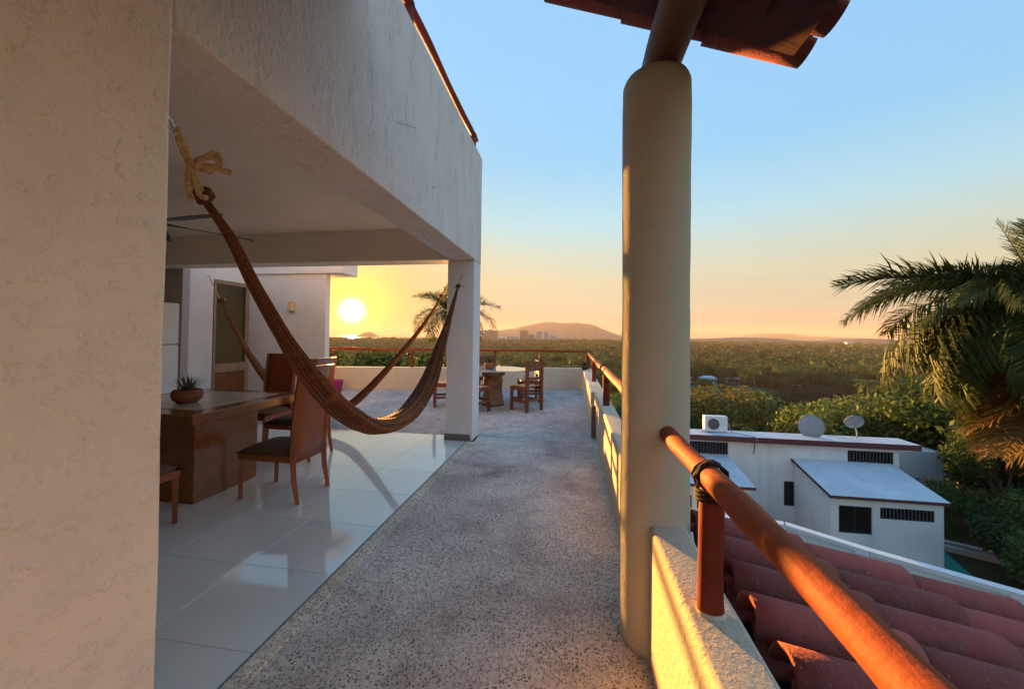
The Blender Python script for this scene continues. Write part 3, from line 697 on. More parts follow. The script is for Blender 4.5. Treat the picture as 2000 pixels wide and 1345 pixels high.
for pos, lab in (((-1.40, T_B - 0.004, 2.21), 'steel carabiner hook on the rough wall end holding the yellow rope'), ((-1.485, 5.131, 2.275), 'small hook on the square pillar face holding the front hammock')):
    s_ = 1 if pos[1] < 3 else -1; x, y, z = pos
    o = MB().tube(spline([(x, y, z), (x, y + s_ * .03, z), (x, y + s_ * 0.06, z - 0.015), (x - .004, y + s_ * 0.085, z - 0.05), (x - .006, y + s_ * 0.075, z - 0.065), (x - .01, y + s_ * 0.055, z - 0.045), (x - .01, y + s_ * 0.05, z - 0.02)], 24), 0.0055, 8).build('hook', 'steel', smooth=True)
    tag(o, lab, 'hook')
h2p = [(-6.06, 5.855, 1.98), (-5.9, 5.83, 1.74), (-5.73, 5.81, 1.50), (-5.38, 5.77, 1.04), (-4.95, 5.72, 0.62), (-4.4, 5.65, 0.34), (-3.85, 5.58, 0.26), (-3.42, 5.52, 0.34), (-3.20, 5.50, 0.48), (-2.88, 5.45, 0.77), (-2.54, 5.41, 1.13), (-2.21, 5.37, 1.51), (-1.98, 5.34, 1.82), (-1.86, 5.325, 2.03)]
h2, P2 = hammock('hammock', 'thinner string hammock behind, slung from the door jamb hook to pillar side', h2p, [0.016, 0.03, 0.04, 0.06, 0.085, 0.10, 0.105, 0.10, 0.092, 0.078, 0.058, 0.042, 0.028, 0.015], 0.6, (0, 1, 0.01))
rope(h2, [(-6.345, 5.9, 2.375), (-6.2, 5.875, 2.17), (-6.05, 5.855, 1.97)], 0.009); knot(h2, (-6.07, 5.857, 2.0), 0.03, (1, 0, -1))
rope(h2, [(-6.08, 5.857, 2.02), (-6.0, 5.84, 2.04), (-5.97, 5.84, 1.99)], 0.009, 10, 'tail')
for dx in (0, 0.022): rope(h2, [(-1.87 + dx, 5.325, 2.02), (-1.80 + dx * .6, 5.318, 2.12), (-1.738, 5.31, 2.25)], 0.007)
knot(h2, (-1.875, 5.327, 2.01), 0.024, (1, 0, 1.4))
o = MB().tube([(-1.71, 5.31, 2.27), (-1.735, 5.31, 2.275), (-1.745, 5.31, 2.26), (-1.735, 5.31, 2.24)], 0.006, 8).build('hook', 'steel', smooth=True)
tag(o, 'small hook on the pillar side holding the rear hammock', 'hook')

# ---------------------------------------------------------------- parapets, column, rails
rough_wall('side_parapet', (0.352, -3.0, -0.012), (0.515, 6.15, 0.605), 'plaster_parapet', 'low cream parapet beside the walkway where the round column stands', 'wall', amp=0.004, bev=0.02)
rough_wall('side_parapet', (0.30, 6.152, -0.012), (0.515, 10.62, 0.585), 'plaster_parapet', 'thicker cream parapet from the upright plank to the terrace corner', 'wall', amp=0.003, bev=0.015)
fa = math.atan2(0.24, 1.0)
o = rough_wall('far_parapet', (-6.6, -0.075, -0.012), (0.0, 0.075, 0.575), 'plaster_parapet', 'long cream parapet at the seaward end of the terrace', 'wall', amp=0.003, bev=0.015)
o.location = (0.305, 10.78, 0); o.rotation_euler = (0, 0, fa)
cl = rough_wall('round_column', (0.2, 1.8, 0), (0.3, 1.9, 0.1), 'plaster_column', 'round cream plastered column between walkway and rail, under the dark log', 'column')
bm = bmesh.new(); NS = 40
prof = [(z, 0.158 + 0.002 * math.sin(z * 3.1)) for z in np.linspace(-0.01, 2.685, 60)] + [(2.705, 0.154), (2.72, 0.146), (2.730, 0.130), (2.735, 0.09), (2.737, 0.05), (2.738, 0.004)]
from mathutils import noise as mnoise
rings = []
for z, r in prof:
    ring = []
    for j in range(NS):
        th = 2 * math.pi * j / NS; p = Vector((r * math.cos(th), r * math.sin(th), z))
        k = 1 + 0.018 * mnoise.noise(p * 4) + 0.008 * mnoise.noise(p * 13)
        ring.append(bm.verts.new((p.x * k, p.y * k, z)))
    rings.append(ring)
for a, b in zip(rings[:-1], rings[1:]):
    for j in range(NS): bm.faces.new((a[j], a[(j + 1) % NS], b[(j + 1) % NS], b[j]))
bm.faces.new(rings[-1]); bm.faces.new(rings[0][::-1])
me = bpy.data.meshes.new('round_column'); bm.to_mesh(me); bm.free(); me.materials.append(M['plaster_column'])
me.polygons.foreach_set('use_smooth', [True] * len(me.polygons)); cl.data = me; cl.location = (0.404, 1.975, 0); cl.modifiers.clear()

def log_pts(a, b, n, wob, seed):
    rg = random.Random(seed); a, b = Vector(a), Vector(b); d = b - a
    p1, p2, p3 = rg.random() * 6, rg.random() * 6, rg.random() * 6
    return [a + d * (i / n) + Vector((wob * math.sin(p1 + i * 0.55), 0, wob * math.sin(p2 + i * 0.43) + wob * 0.5 * math.sin(p3 + i * 1.3))) for i in range(n + 1)]
def lashing(parent, c, r, turns=3, pitch=0.011, wire=0.0055, tilt=0.25):
    c = Vector(c); pts = []
    for k in range(turns * 14 + 1):
        th = 2 * math.pi * k / 14; jit = 0.003 * math.sin(k * 1.9)
        pts.append(c + Vector(((r + jit) * math.cos(th), (k / 14 - turns / 2) * pitch + tilt * r * math.sin(th) * 0.4, (r + jit) * math.sin(th))))
    MB().tube(pts, wire, 6).build('lashing', 'lash', parent, True)

nr = thing('railing', 'thick red log railing on lashed posts, from the round column past the tiled roof', 'railing', (0.43, 1.0, 0.6))
P = log_pts((0.432, -2.6, 1.03), (0.428, 1.835, 1.015), 44, 0.0035, 3)
MB().tube(P, [0.0355 + 0.0016 * math.sin(i * 0.9) + 0.001 * math.sin(i * 2.3) for i in range(45)], 20, wob=0.012).build('top_rail', 'rail_paint', nr, True)
for y in (1.285, -1.1):
    mb = MB(); mb.tube(log_pts((0.432, y, 0.59), (0.432, y, 0.995), 8, 0.002, 5), [0.041, 0.038, 0.037, 0.036, 0.036, 0.037, 0.037, 0.036, 0.034], 18, wob=0.01)
    po = mb.build('post', 'post_paint', nr, True)
    MB().tube([(0.432, y, 0.592), (0.432, y, 0.607), (0.432, y, 0.618)], [0.0435, 0.0425, 0.0405], 18, wob=0.03).build('collar', 'plaster_parapet', po, True)
    lashing(po, (0.431, y, 1.02), 0.043, 3); lashing(po, (0.431, y + 0.012, 1.018), 0.045, 2, 0.02, 0.006, -0.4)
    pts = [Vector((0.432 + 0.043 * math.cos(t_), y + 0.043 * math.sin(t_), 0.945 + 0.006 * t_ / 3)) for t_ in np.linspace(0, 19, 60)]
    MB().tube(pts, 0.0055, 6).build('lashing', 'lash', po, True)
sr = thing('railing', 'red log railing on three posts, from the round column to the terrace corner', 'railing', (0.43, 6.0, 0.6))
MB().tube(log_pts((0.43, 2.12, 1.02), (0.435, 5.45, 1.01), 24, 0.004, 8), [0.041] * 25, 16, wob=0.015).build('top_rail', 'rail_paint', sr, True)
MB().tube(log_pts((0.425, 5.38, 1.008), (0.425, 10.62, 1.005), 30, 0.005, 9), [0.040 - 0.004 * i / 30 for i in range(31)], 16, wob=0.015).build('top_rail', 'rail_paint', sr, True)
for y in (4.87, 7.55, 10.35):
    po = MB().tube(log_pts((0.425, y, 0.575), (0.425, y, 0.985), 6, 0.002, int(y)), 0.042 if y < 8 else 0.038, 14, wob=0.012).build('post', 'post_paint', sr, True)
    lashing(po, (0.425, y, 1.008), 0.046, 2, 0.012, 0.005)
lashing(sr.children[0], (0.43, 5.42, 1.01), 0.046, 3, 0.014, 0.006)
for o in [c for c in sr.children_recursive if c.name.startswith('lashing')]: pass
fr_ = thing('railing', 'slender red log railing above the far parapet, along the sea view', 'railing', (-3, 10, 0.58))
def farp(s, z=0.0): return (0.43 + -s * math.cos(fa), 10.80 - s * math.sin(fa), z)
MB().tube(log_pts(farp(-0.1, 1.035), farp(7.0, 1.05), 40, 0.006, 12), [0.034 + 0.003 * math.sin(i * .4) for i in range(41)], 14, wob=0.015).build('top_rail', 'rail_paint', fr_, True)
for s in (0.02, 2.55, 4.75, 6.75):
    MB().tube(log_pts(farp(s, 0.565), farp(s, 1.01), 6, 0.002, int(s * 10)), 0.036, 12, wob=0.012).build('post', 'post_paint', fr_, True)
ur = thing('railing', 'red log railing along the top of the weathered beam', 'railing', (-1.45, 4, 4.05))
MB().tube(log_pts((-1.45, 1.6, 4.36), (-1.45, 5.56, 4.36), 24, 0.005, 14), [0.038 + 0.003 * math.sin(i * .7) for i in range(25)], 16, wob=0.015).build('top_rail', 'post_paint', ur, True)
for y in (3.17, 5.42):
    po = MB().tube(log_pts((-1.45, y, 4.03), (-1.45, y, 4.35), 5, 0.002, int(y)), 0.042, 14, wob=0.012).build('post', 'post_paint', ur, True)
    lashing(po, (-1.45, y, 4.36), 0.044, 3, 0.012, 0.006)
pk = MB().box((0.285, 5.6, 0.0), (0.345, 5.66, 0.46)).build('upright_plank', 'pale_plank', bevel=0.006)
tag(pk, 'short upright wooden plank leaning against the side parapet', 'plank')

# ---------------------------------------------------------------- tiled roofs
def barrel(r0, r1, L, th=0.014, n=10, concave=False):
    """one clay barrel tile: x from 0 (upper, narrow) to L (lower, wide)"""
    mb = MB(); vs = []; ks = 4
    for i in range(ks + 1):
        u = i / ks; r = r0 + (r1 - r0) * u
        for ins in (0, 1):
            q = r - th * ins
            for j in range(n + 1):
                a = math.pi * j / n; z = math.sin(a) * q * (0.7 if concave else 1.0); y = math.cos(a) * q
                vs.append((L * u, y, -z + r * 0.7 if concave else z))
    m = n + 1; fs = []
    for i in range(ks):
        o = i * 2 * m; p = o + 2 * m
        for j in range(n):
            fs += [(o + j, o + j + 1, p + j + 1, p + j), (o + m + j, p + m + j, p + m + j + 1, o + m + j + 1)]
        fs += [(o, p, p + m, o + m), (o + n, o + m + n, p + m + n, p + n)]
    for o in (0, ks * 2 * m):
        for j in range(n): fs.append((o + j, o + m + j, o + m + j + 1, o + j + 1) if o == 0 else (o + j, o + j + 1, o + m + j + 1, o + m + j))
    return mb.add(vs, fs).mesh('roof_tile', 'clay_tile', True)
cover = barrel(0.080, 0.094, 0.47, n=14); pan = barrel(0.095, 0.085, 0.47, concave=True)
def tile_roof(t, x0, z0, slope, rows, ncol, exp, crown):
    ang_ = math.atan(slope)
    for y, jit in rows:
        for k in range(ncol):
            xx = x0 + exp * k
            # cover: crown line sits on z0 - slope * x
            for kindm, dy, dz in ((cover, 0.0, -0.094), (pan, 0.103, -0.150)):
                o = link('roof_tile', kindm, t)
                o.location = (xx + random.uniform(-.008, .008), y + dy + jit * 0.4 + random.uniform(-.003, .003), z0 - slope * (xx - 0.0) + dz + crown - t.location.z + (0.0))
                o.location.x -= t.location.x; o.location.y -= t.location.y
                o.rotation_euler = (random.uniform(-.015, .015), ang_ - 0.028 + random.uniform(-.006, .006), random.uniform(-.012, .012))
lr = thing('tiled_roof', 'lower roof of red clay barrel tiles sloping away below the railing', 'roof', (1.5, 0.8, 0.3))
rows = [(y, random.uniform(-1, 1) * 0.006) for y in (1.985, 1.775, 1.575, 1.378, 1.155, 0.95, 0.74, 0.53, 0.32, 0.11, -0.1, -0.31, -0.52, -0.73)]
tile_roof(lr, 0.575, 0.75, 0.23, rows, 6, 0.425, 0.012)
sl = MB().add([(0.52, -1.0, 0.43), (3.2, -1.0, -0.19), (3.2, 2.06, -0.19), (0.52, 2.06, 0.43), (0.52, -1.0, 0.35), (3.2, -1.0, -0.27), (3.2, 2.06, -0.27), (0.52, 2.06, 0.35)], ((0, 1, 2, 3), (7, 6, 5, 4), (0, 4, 5, 1), (1, 5, 6, 2), (2, 6, 7, 3), (3, 7, 4, 0)))
sl.build('deck', 'deck_board', lr)
MB().box((3.0, -0.9, -8.4), (3.15, 2.0, -0.25)).build('wall', 'plaster_cream', lr)

rf = thing('porch_roof', 'dark red tiled porch roof overhead carried by the log beam', 'roof', (0.4, 0.5, 3.0))
SL = 0.405
rows = [(1.89 - 0.205 * k, 0.0) for k in range(22)]
tile_roof(rf, -1.38, 3.121 + 0.20, SL, rows, 6, 0.402, 0.0)
# board deck below the tiles, board by board
def rz(x, dz=0.0): return 3.121 - SL * (x) + dz
for k in range(15):
    ya, yb = 1.89 - 0.305 * (k + 1) + 0.004, 1.89 - 0.305 * k - 0.004
    x0, x1 = -1.31, 0.975
    dz = random.uniform(-0.004, 0.004)
    MB().add([(x0, ya, rz(x0) + dz), (x1, ya, rz(x1) + dz), (x1, yb, rz(x1) + dz), (x0, yb, rz(x0) + dz), (x0, ya, rz(x0, .022) + dz), (x1, ya, rz(x1, .022) + dz), (x1, yb, rz(x1, .022) + dz), (x0, yb, rz(x0, .022) + dz)],
             ((0, 3, 2, 1), (4, 5, 6, 7), (0, 1, 5, 4), (1, 2, 6, 5), (2, 3, 7, 6), (3, 0, 4, 7))).build('board', 'deck_board', rf)
for xb in (0.78, 0.40, -0.25):
    MB().add([(xb, -2.5, rz(xb, -.06)), (xb + .07, -2.5, rz(xb + .07, -.06)), (xb + .07, 1.70, rz(xb + .07, -.06)), (xb, 1.70, rz(xb, -.06)), (xb, -2.5, rz(xb, .004)), (xb + .07, -2.5, rz(xb + .07, .004)), (xb + .07, 1.70, rz(xb + .07, .004)), (xb, 1.70, rz(xb, .004))],
             ((0, 3, 2, 1), (4, 5, 6, 7), (0, 1, 5, 4), (1, 2, 6, 5), (2, 3, 7, 6), (3, 0, 4, 7))).build('batten', 'deck_board', rf)
o = MB().tube(log_pts((0.435, -2.6, 2.825), (0.435, 2.06, 2.825), 30, 0.003, 21), [0.09 + 0.003 * math.sin(i * .5) for i in range(31)], 24, wob=0.012).build('log_beam', 'log_dark', smooth=True)
tag(o, 'dark round log beam resting on top of the round column', 'beam')

# ---------------------------------------------------------------- terrace furniture
tb = thing('terrace_table', 'round glass table on a carved stone pedestal', 'table', (-1.62, 7.98, 0))
MB().lathe([(0.0, 0), (0.235, 0.0), (0.24, 0.05), (0.225, 0.10), (0.20, 0.12), (0.215, 0.17), (0.20, 0.22), (0.195, 0.25), (0.19, 0.40), (0.20, 0.46), (0.205, 0.50), (0.205, 0.53), (0.19, 0.55), (0.185, 0.58), (0.225, 0.61), (0.25, 0.64), (0.25, 0.70), (0.235, 0.727), (0.0, 0.728)], (-1.62, 7.90, 0), 28).build('pedestal', 'stone', tb, True)
MB().lathe([(0.0, 0.729), (0.715, 0.729), (0.72, 0.734), (0.715, 0.741), (0.0, 0.741)], (-1.62, 7.98, 0), 56).build('glass_top', 'glass_top', tb)
tp = thing('potted_plant', 'small green plant in a terracotta pot on the glass table', 'plant', (-1.70, 7.92, 0.742))
MB().lathe([(0.0, 0.0), (0.075, 0.0), (0.105, 0.04), (0.115, 0.09), (0.10, 0.12), (0.09, 0.125), (0.085, 0.11), (0.0, 0.108)], (-1.70, 7.92, 0.742), 22).build('pot', 'terracotta', tp, True)
for k in range(16):
    a = k * 2.4; aloe_leaf(tp, (-1.70, 7.92, 0.85), a, RAD(5 + 55 * k / 16), 0.12 + .04 * random.random(), 0.014, 'shrub')
def out_chair():
    t = thing('terrace_chair', '', 'chair', local=True)     # faces +x
    h = 0.027
    for y in (-0.21, 0.21):
        MB().box((0.17, y - h, 0.0), (0.17 + 2 * h, y + h, 0.47)).build('leg', 'out_wood', t, bevel=0.006)
        MB().box((-0.23, y - h, 0.0), (-0.23 + 2 * h, y + h, 0.985)).build('rear_post', 'out_wood', t, bevel=0.006)
        MB().box((-0.177, y - 0.016, 0.17), (0.171, y + 0.016, 0.215)).build('stretcher', 'out_wood', t, bevel=0.004)
        MB().box((-0.177, y - 0.018, 0.40), (0.171, y + 0.018, 0.45)).build('seat_rail', 'out_wood', t, bevel=0.004)
    MB().box((0.18, -0.184, 0.20), (0.21, 0.184, 0.245)).build('stretcher', 'out_wood', t, bevel=0.004)
    MB().box((-0.22, -0.184, 0.20), (-0.19, 0.184, 0.245)).build('stretcher', 'out_wood', t, bevel=0.004)
    MB().box((0.178, -0.184, 0.40), (0.213, 0.184, 0.45)).build('seat_rail', 'out_wood', t, bevel=0.004)
    MB().box((-0.17, -0.20, 0.451), (0.205, 0.20, 0.475)).build('seat', 'leather', t, bevel=0.008)
    MB().box((-0.215, -0.184, 0.77), (-0.19, 0.184, 0.955)).build('back_panel', 'leather', t, bevel=0.008)
    MB().box((-0.217, -0.184, 0.60), (-0.187, 0.184, 0.655)).build('back_slat', 'out_wood', t, bevel=0.005)
    return t
oc0 = out_chair()
for i, (loc, rz_, lab) in enumerate([((-0.865, 7.50, 0), 144, 'wooden ladder-back terrace chair with its back to the walkway'),
        ((-0.93, 8.50, 0), 196, 'wooden terrace chair across the glass table, by the far parapet corner'),
        ((-2.56, 7.60, 0), 22, 'wooden terrace chair seen between the hammock and the square pillar'),
        ((-1.82, 7.10, 0), 68, 'wooden terrace chair mostly hidden behind the square pillar'),
        ((-1.98, 8.95, 0), -70, 'dark wooden terrace chair beyond the potted plant on the glass table')]):
    c = oc0 if i == 0 else copy_tree(oc0)
    c.location = loc; c.rotation_euler = (0, 0, RAD(rz_)); c['label'] = lab; c['group'] = 'terrace chairs round the glass table'
cp = thing('potted_plant', 'dark leafy plant in a small pot on the parapet corner', 'plant', (0.27, 10.05, 0.585))
MB().lathe([(0.0, 0.0), (0.06, 0.0), (0.085, 0.10), (0.075, 0.105), (0.0, 0.1)], (0.33, 10.05, 0.583), 16).build('pot', 'dark_frame', cp, True)
for k in range(26):
    a = k * 2.4; aloe_leaf(cp, (0.33, 10.05, 0.67), a, RAD(15 + 70 * random.random()), 0.12 + .08 * random.random(), 0.022, 'shrub')
mp = MB().lathe([(0.0, 0.0), (0.10, 0.0), (0.14, 0.27), (0.15, 0.28), (0.145, 0.30), (0.125, 0.295), (0.115, 0.2), (0.0, 0.19)], (-5.72, 8.75, 0), 20).build('planter', 'magenta', smooth=True)
tag(mp, 'magenta plastic planter on the terrace floor near the far parapet', 'planter')

# ================================================================== neighbour house below
nh = thing('neighbour_house', 'white flat-roofed neighbour house with sloping lean-to roofs below the terrace', 'house', (11.5, 22, -8.35))
def wall_with_holes(name, x0, x1, y, z0, z1, holes, th, parent, mat):
    """wall in the xz plane with real openings; front face at y"""
    xs = sorted({x0, x1} | {h[0] for h in holes} | {h[1] for h in holes}); zs = sorted({z0, z1} | {h[2] for h in holes} | {h[3] for h in holes})
    mb = MB()
    inside = lambda cx, cz: any(h[0] < cx < h[1] and h[2] < cz < h[3] for h in holes)
    for a, b in zip(xs[:-1], xs[1:]):
        for c, d in zip(zs[:-1], zs[1:]):
            if inside((a + b) / 2, (c + d) / 2): continue
            mb.add([(a, y, c), (b, y, c), (b, y, d), (a, y, d)], [(0, 1, 2, 3)]); mb.add([(a, y + th, c), (b, y + th, c), (b, y + th, d), (a, y + th, d)], [(3, 2, 1, 0)])
    for h in holes:
        a, b, c, d = h
        mb.add([(a, y, c), (b, y, c), (b, y, d), (a, y, d), (a, y + th, c), (b, y + th, c), (b, y + th, d), (a, y + th, d)], [(0, 4, 5, 1), (1, 5, 6, 2), (2, 6, 7, 3), (3, 7, 4, 0)])
    a, b, c, d = x0, x1, z0, z1
    mb.add([(a, y, c), (b, y, c), (b, y, d), (a, y, d), (a, y + th, c), (b, y + th, c), (b, y + th, d), (a, y + th, d)], [(0, 1, 5, 4), (1, 2, 6, 5), (2, 3, 7, 6), (3, 0, 4, 7)])
    return mb.build(name, mat, parent)
def window(h, y, parent, bars=0, mullion=False, curtain=None):
    a, b, c, d = h; f = 0.05; mb = MB()
    mb.box((a, y + .04, c), (a + f, y + .09, d)).box((b - f, y + .04, c), (b, y + .09, d)).box((a + f, y + .041, c), (b - f, y + .089, c + f)).box((a + f, y + .041, d - f), (b - f, y + .089, d))
    if mullion: mb.box(((a + b) / 2 - .025, y + .042, c + f), ((a + b) / 2 + .025, y + .088, d - f))
    fo = mb.build('window', 'dark_frame', parent)
    MB().box((a + f, y + .064, c + f), (b - f, y + .07, d - f)).build('pane', 'dark_glass', fo)
    if bars:
        for k in range(bars):
            x = a + f + (b - a - 2 * f) * (k + 0.5) / bars; MB().box((x - .012, y + .02, c + f), (x + .012, y + .045, d - f)).build('bar', 'curtain' if curtain is None else curtain, fo)
    return fo
m_h = [(6.0, 8.25, -4.75, -4.10), (13.9, 15.95, -4.77, -4.17), (10.95, 11.86, -7.2, -5.93)]
wall_with_holes('wall', 3.6, 16.2, 22.05, -8.6, -3.92, m_h, 0.2, nh, 'house_white')
MB().box((3.6, 22.26, -8.6), (3.8, 23.1, -3.9)).box((3.6, 23.1, -8.6), (3.8, 28, -5.2)).build('wall', 'house_white', nh)
MB().box((16.0, 22.26, -8.6), (16.2, 23.1, -3.9)).box((16.0, 23.1, -8.6), (16.2, 28, -5.2)).build('wall', 'house_white', nh)
MB().box((3.6, 28, -8.6), (16.2, 28.2, -5.3)).build('wall', 'house_white', nh)
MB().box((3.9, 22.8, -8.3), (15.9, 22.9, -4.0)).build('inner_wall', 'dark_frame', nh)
window(m_h[0], 22.05, nh, 14); window(m_h[1], 22.05, nh, 13); window(m_h[2], 22.05, nh, 0, True)
def roof_slab(y0, z0, y1, z1, th=0.16):
    vs = [(3.2, y0, z0), (16.95, y0, z0), (16.95, y1, z1), (3.2, y1, z1)]; vs += [(x, y, z - th) for x, y, z in vs]
    return MB().add(vs, ((0, 1, 2, 3), (7, 6, 5, 4), (0, 4, 5, 1), (1, 5, 6, 2), (2, 6, 7, 3), (3, 7, 4, 0))).build('roof', 'shed_roof', nh)
rfm = roof_slab(21.80, -3.70, 23.15, -3.70); roof_slab(23.151, -3.70, 28.5, -5.25)
MB().box((3.2, 21.76, -3.98), (16.95, 21.80, -3.70)).build('fascia', 'fascia_red', rfm)
e_h = [(11.72, 13.02, -7.06, -5.86), (13.33, 15.385, -6.33, -5.83)]
wall_with_holes('wall', 11.42, 15.72, 19.15, -8.6, -5.50, e_h, 0.18, nh, 'house_white')
for xa in (11.42, 15.54):
    MB().add([(xa, 19.331, -8.6), (xa + .18, 19.331, -8.6), (xa + .18, 22.04, -8.6), (xa, 22.04, -8.6), (xa, 19.331, -5.50), (xa + .18, 19.331, -5.50), (xa + .18, 22.04, -4.86), (xa, 22.04, -4.86)], ((0, 3, 2, 1), (4, 5, 6, 7), (0, 1, 5, 4), (1, 2, 6, 5), (2, 3, 7, 6), (3, 0, 4, 7))).build('wall', 'house_white', nh)
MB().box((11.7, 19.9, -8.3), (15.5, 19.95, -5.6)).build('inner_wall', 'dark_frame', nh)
w = window(e_h[0], 19.15, nh, 0, True); MB().box((12.2, 19.24, -7.0), (12.5, 19.26, -5.9)).build('curtain', 'curtain', w)
window(e_h[1], 19.15, nh, 14)
def lean(x0, x1, ya, za, yb, zb, th=0.12):
    vs = [(x0, ya, za), (x1, ya, za), (x1, yb, zb), (x0, yb, zb)]; vs += [(x, y, z - th) for x, y, z in vs]
    r = MB().add(vs, ((0, 1, 2, 3), (7, 6, 5, 4), (0, 4, 5, 1), (1, 5, 6, 2), (2, 6, 7, 3), (3, 7, 4, 0))).build('lean_to_roof', 'shed_roof', nh)
    f = MB().box((x0, ya - .03, za - .13), (x1, ya - 0.001, za - .005)); f.add([(x0 - .03, ya - .03, za - .13), (x0 - .001, ya - .03, za - .13), (x0 - .001, yb, zb - .13), (x0 - .03, yb, zb - .13), (x0 - .03, ya - .03, za - .005), (x0 - .001, ya - .03, za - .005), (x0 - .001, yb, zb - .005), (x0 - .03, yb, zb - .005)], ((0, 3, 2, 1), (4, 5, 6, 7), (0, 1, 5, 4), (1, 2, 6, 5), (2, 3, 7, 6), (3, 0, 4, 7)))
    f.build('fascia', 'fascia_red', r)
lean(11.32, 15.86, 19.02, -5.40, 22.049, -4.74)
lean(3.4, 8.2, 18.80, -5.22, 22.049, -4.76)
l_h = [(4.6, 5.54, -6.4, -5.80), (5.76, 6.7, -6.4, -5.77)]
wall_with_holes('wall', 3.6, 7.9, 18.95, -8.6, -5.34, l_h, 0.18, nh, 'house_white')
for h in l_h: window(h, 18.95, nh, 0, True)
MB().box((7.72, 19.131, -8.6), (7.9, 22.04, -5.2)).build('wall', 'house_white', nh)
MB().tube([(9.5, 21.9, -4.0), (9.52, 22.0, -4.3), (9.5, 22.04, -4.6)], 0.02, 6).build('drain_pipe', 'dark_frame', nh)
ac = thing('air_conditioner', 'white air conditioner unit with round fan grille on the neighbour roof', 'air conditioner', (7.8, 22.6, -3.70))
MB().box((7.22, 22.45, -3.65), (8.38, 22.85, -2.82)).build('casing', 'ac_white', ac, bevel=0.02)
MB().tube([(7.66, 22.452, -3.24), (7.66, 22.435, -3.24)], 0.30, 28).build('fan_grille', 'dark_frame', ac)
for k in range(9):
    z = -3.24 - 0.26 + 0.065 * k; hw = math.sqrt(max(0.0, 0.29 ** 2 - (z + 3.24) ** 2)); MB().box((7.66 - hw, 22.426, z - .008), (7.66 + hw, 22.434, z + .008)).build('grille_bar', 'dish_grey', ac)
for x in (7.35, 8.2): MB().box((x, 22.46, -3.701), (x + .08, 22.84, -3.649)).build('foot', 'dark_frame', ac)
MB().tube(spline([(8.39, 22.6, -3.1), (8.5, 22.6, -3.3), (8.55, 22.5, -3.6), (8.9, 22.4, -3.68), (9.4, 21.95, -3.68), (9.5, 21.74, -3.72), (9.5, 21.73, -4.0)], 24), 0.02, 6).build('cable', 'dish_grey', ac, True)
def dish(lab, c, r, aim, mast):
    t = thing('satellite_dish', lab, 'satellite dish', mast, 'satellite dishes on the neighbour roof'); c = Vector(c); a = Vector(aim).normalized()
    q = a.to_track_quat('Z', 'Y').to_matrix(); mb = MB(); vs = []; nn = 28; ks = 6
    for side in (0, 1):
        for i in range(ks + 1):
            rr_ = r * i / ks + 0.001
            for j in range(nn):
                th = 2 * math.pi * j / nn; vs.append(c + q @ Vector((rr_ * math.cos(th) * 0.93, rr_ * math.sin(th) * 1.05, 0.28 * rr_ * rr_ / r - 0.02 * side)))
    fs = []
    for side in (0, 1):
        o = side * (ks + 1) * nn
        for i in range(ks):
            for j in range(nn):
                f = (o + i * nn + j, o + i * nn + (j + 1) % nn, o + (i + 1) * nn + (j + 1) % nn, o + (i + 1) * nn + j); fs.append(f if side == 0 else f[::-1])
    o1, o2 = ks * nn, (ks + 1) * nn + ks * nn
    fs += [(o1 + j, o2 + j, o2 + (j + 1) % nn, o1 + (j + 1) % nn) for j in range(nn)]
    mb.add(vs, fs).build('reflector', 'dish_grey', t, True)
    MB().tube([Vector(mast), Vector(mast) + Vector((0, 0, 0.25)), c - a * 0.06], 0.03, 8).build('mast', 'dish_grey', t, True)
    MB().tube([c + q @ Vector((0, -r, 0.25 * r)), c + a * r * 1.05], 0.014, 6).build('feed_arm', 'dish_grey', t)
    MB().box(c + a * r * 1.05 - Vector((.05, .05, .05)), c + a * r * 1.05 + Vector((.05, .05, .05))).build('receiver', 'dark_frame', t)
dish('larger round satellite dish seen almost face on, on the neighbour roof', (12.5, 22.5, -3.2), 0.62, (0.42, 0.9, 0.12), (12.55, 22.8, -3.70))
dish('smaller satellite dish on a slanting mast near the neighbour roof end', (14.58, 22.6, -2.92), 0.44, (0.25, 0.80, 0.62), (14.85, 22.85, -3.70))
bw = thing('boundary_wall', 'long grey-white boundary wall with pale coping between tiled roof and neighbour house', 'wall', (8, 13, -8.35))
bpts = [(2.6, 14.2), (6.85, 13.75), (8.42, 12.46), (10.72, 10.95), (14.7, 7.9)]
for (xa, ya), (xb, yb) in zip(bpts[:-1], bpts[1:]):
    d = Vector((xb - xa, yb - ya, 0)); L = d.length; d.normalize(); nrm = Vector((-d.y, d.x, 0))
    def slab(t0, w, z0, z1, s0=0.0, s1=None, mat='house_white', name='panel'):
        s1 = L if s1 is None else s1; a = Vector((xa, ya, 0)) + d * s0; b = Vector((xa, ya, 0)) + d * s1
        MB().prism([(a - nrm * w).xy, (b - nrm * w).xy, (b + nrm * w).xy, (a + nrm * w).xy], z0, z1).build(name, mat, bw)
    slab(0, 0.09, -8.7, -4.62); slab(0, 0.13, -4.619, -4.50, mat='ac_white', name='coping')
    slab(0, 0.16, -8.7, -4.621, L - 0.3, L - 0.02, name='pier')
kind(MB().prism([(12.0, 15.5), (15.4, 15.6), (16.35, 18.2), (17.3, 21.4), (16.3, 21.9), (15.73, 19.1), (11.4, 19.1)], -8.36, -8.30).build('painted_court', 'court_green'))
for (a, b) in (((17.55, 21.75), (19.3, 20.75)), ((17.3, 21.15), (19.0, 20.2))):
    a, b = Vector((*a, 0)), Vector((*b, 0)); d = (b - a).normalized(); nrm = Vector((-d.y, d.x, 0)) * 0.12
    o = MB().prism([(a - nrm).xy, (b - nrm).xy, (b + nrm).xy, (a + nrm).xy], -8.6, -8.12).build('garden_kerb', 'kerb', bevel=0.01); tag(o, 'pale concrete kerb in the garden beside the green court', 'kerb', 'garden kerbs')
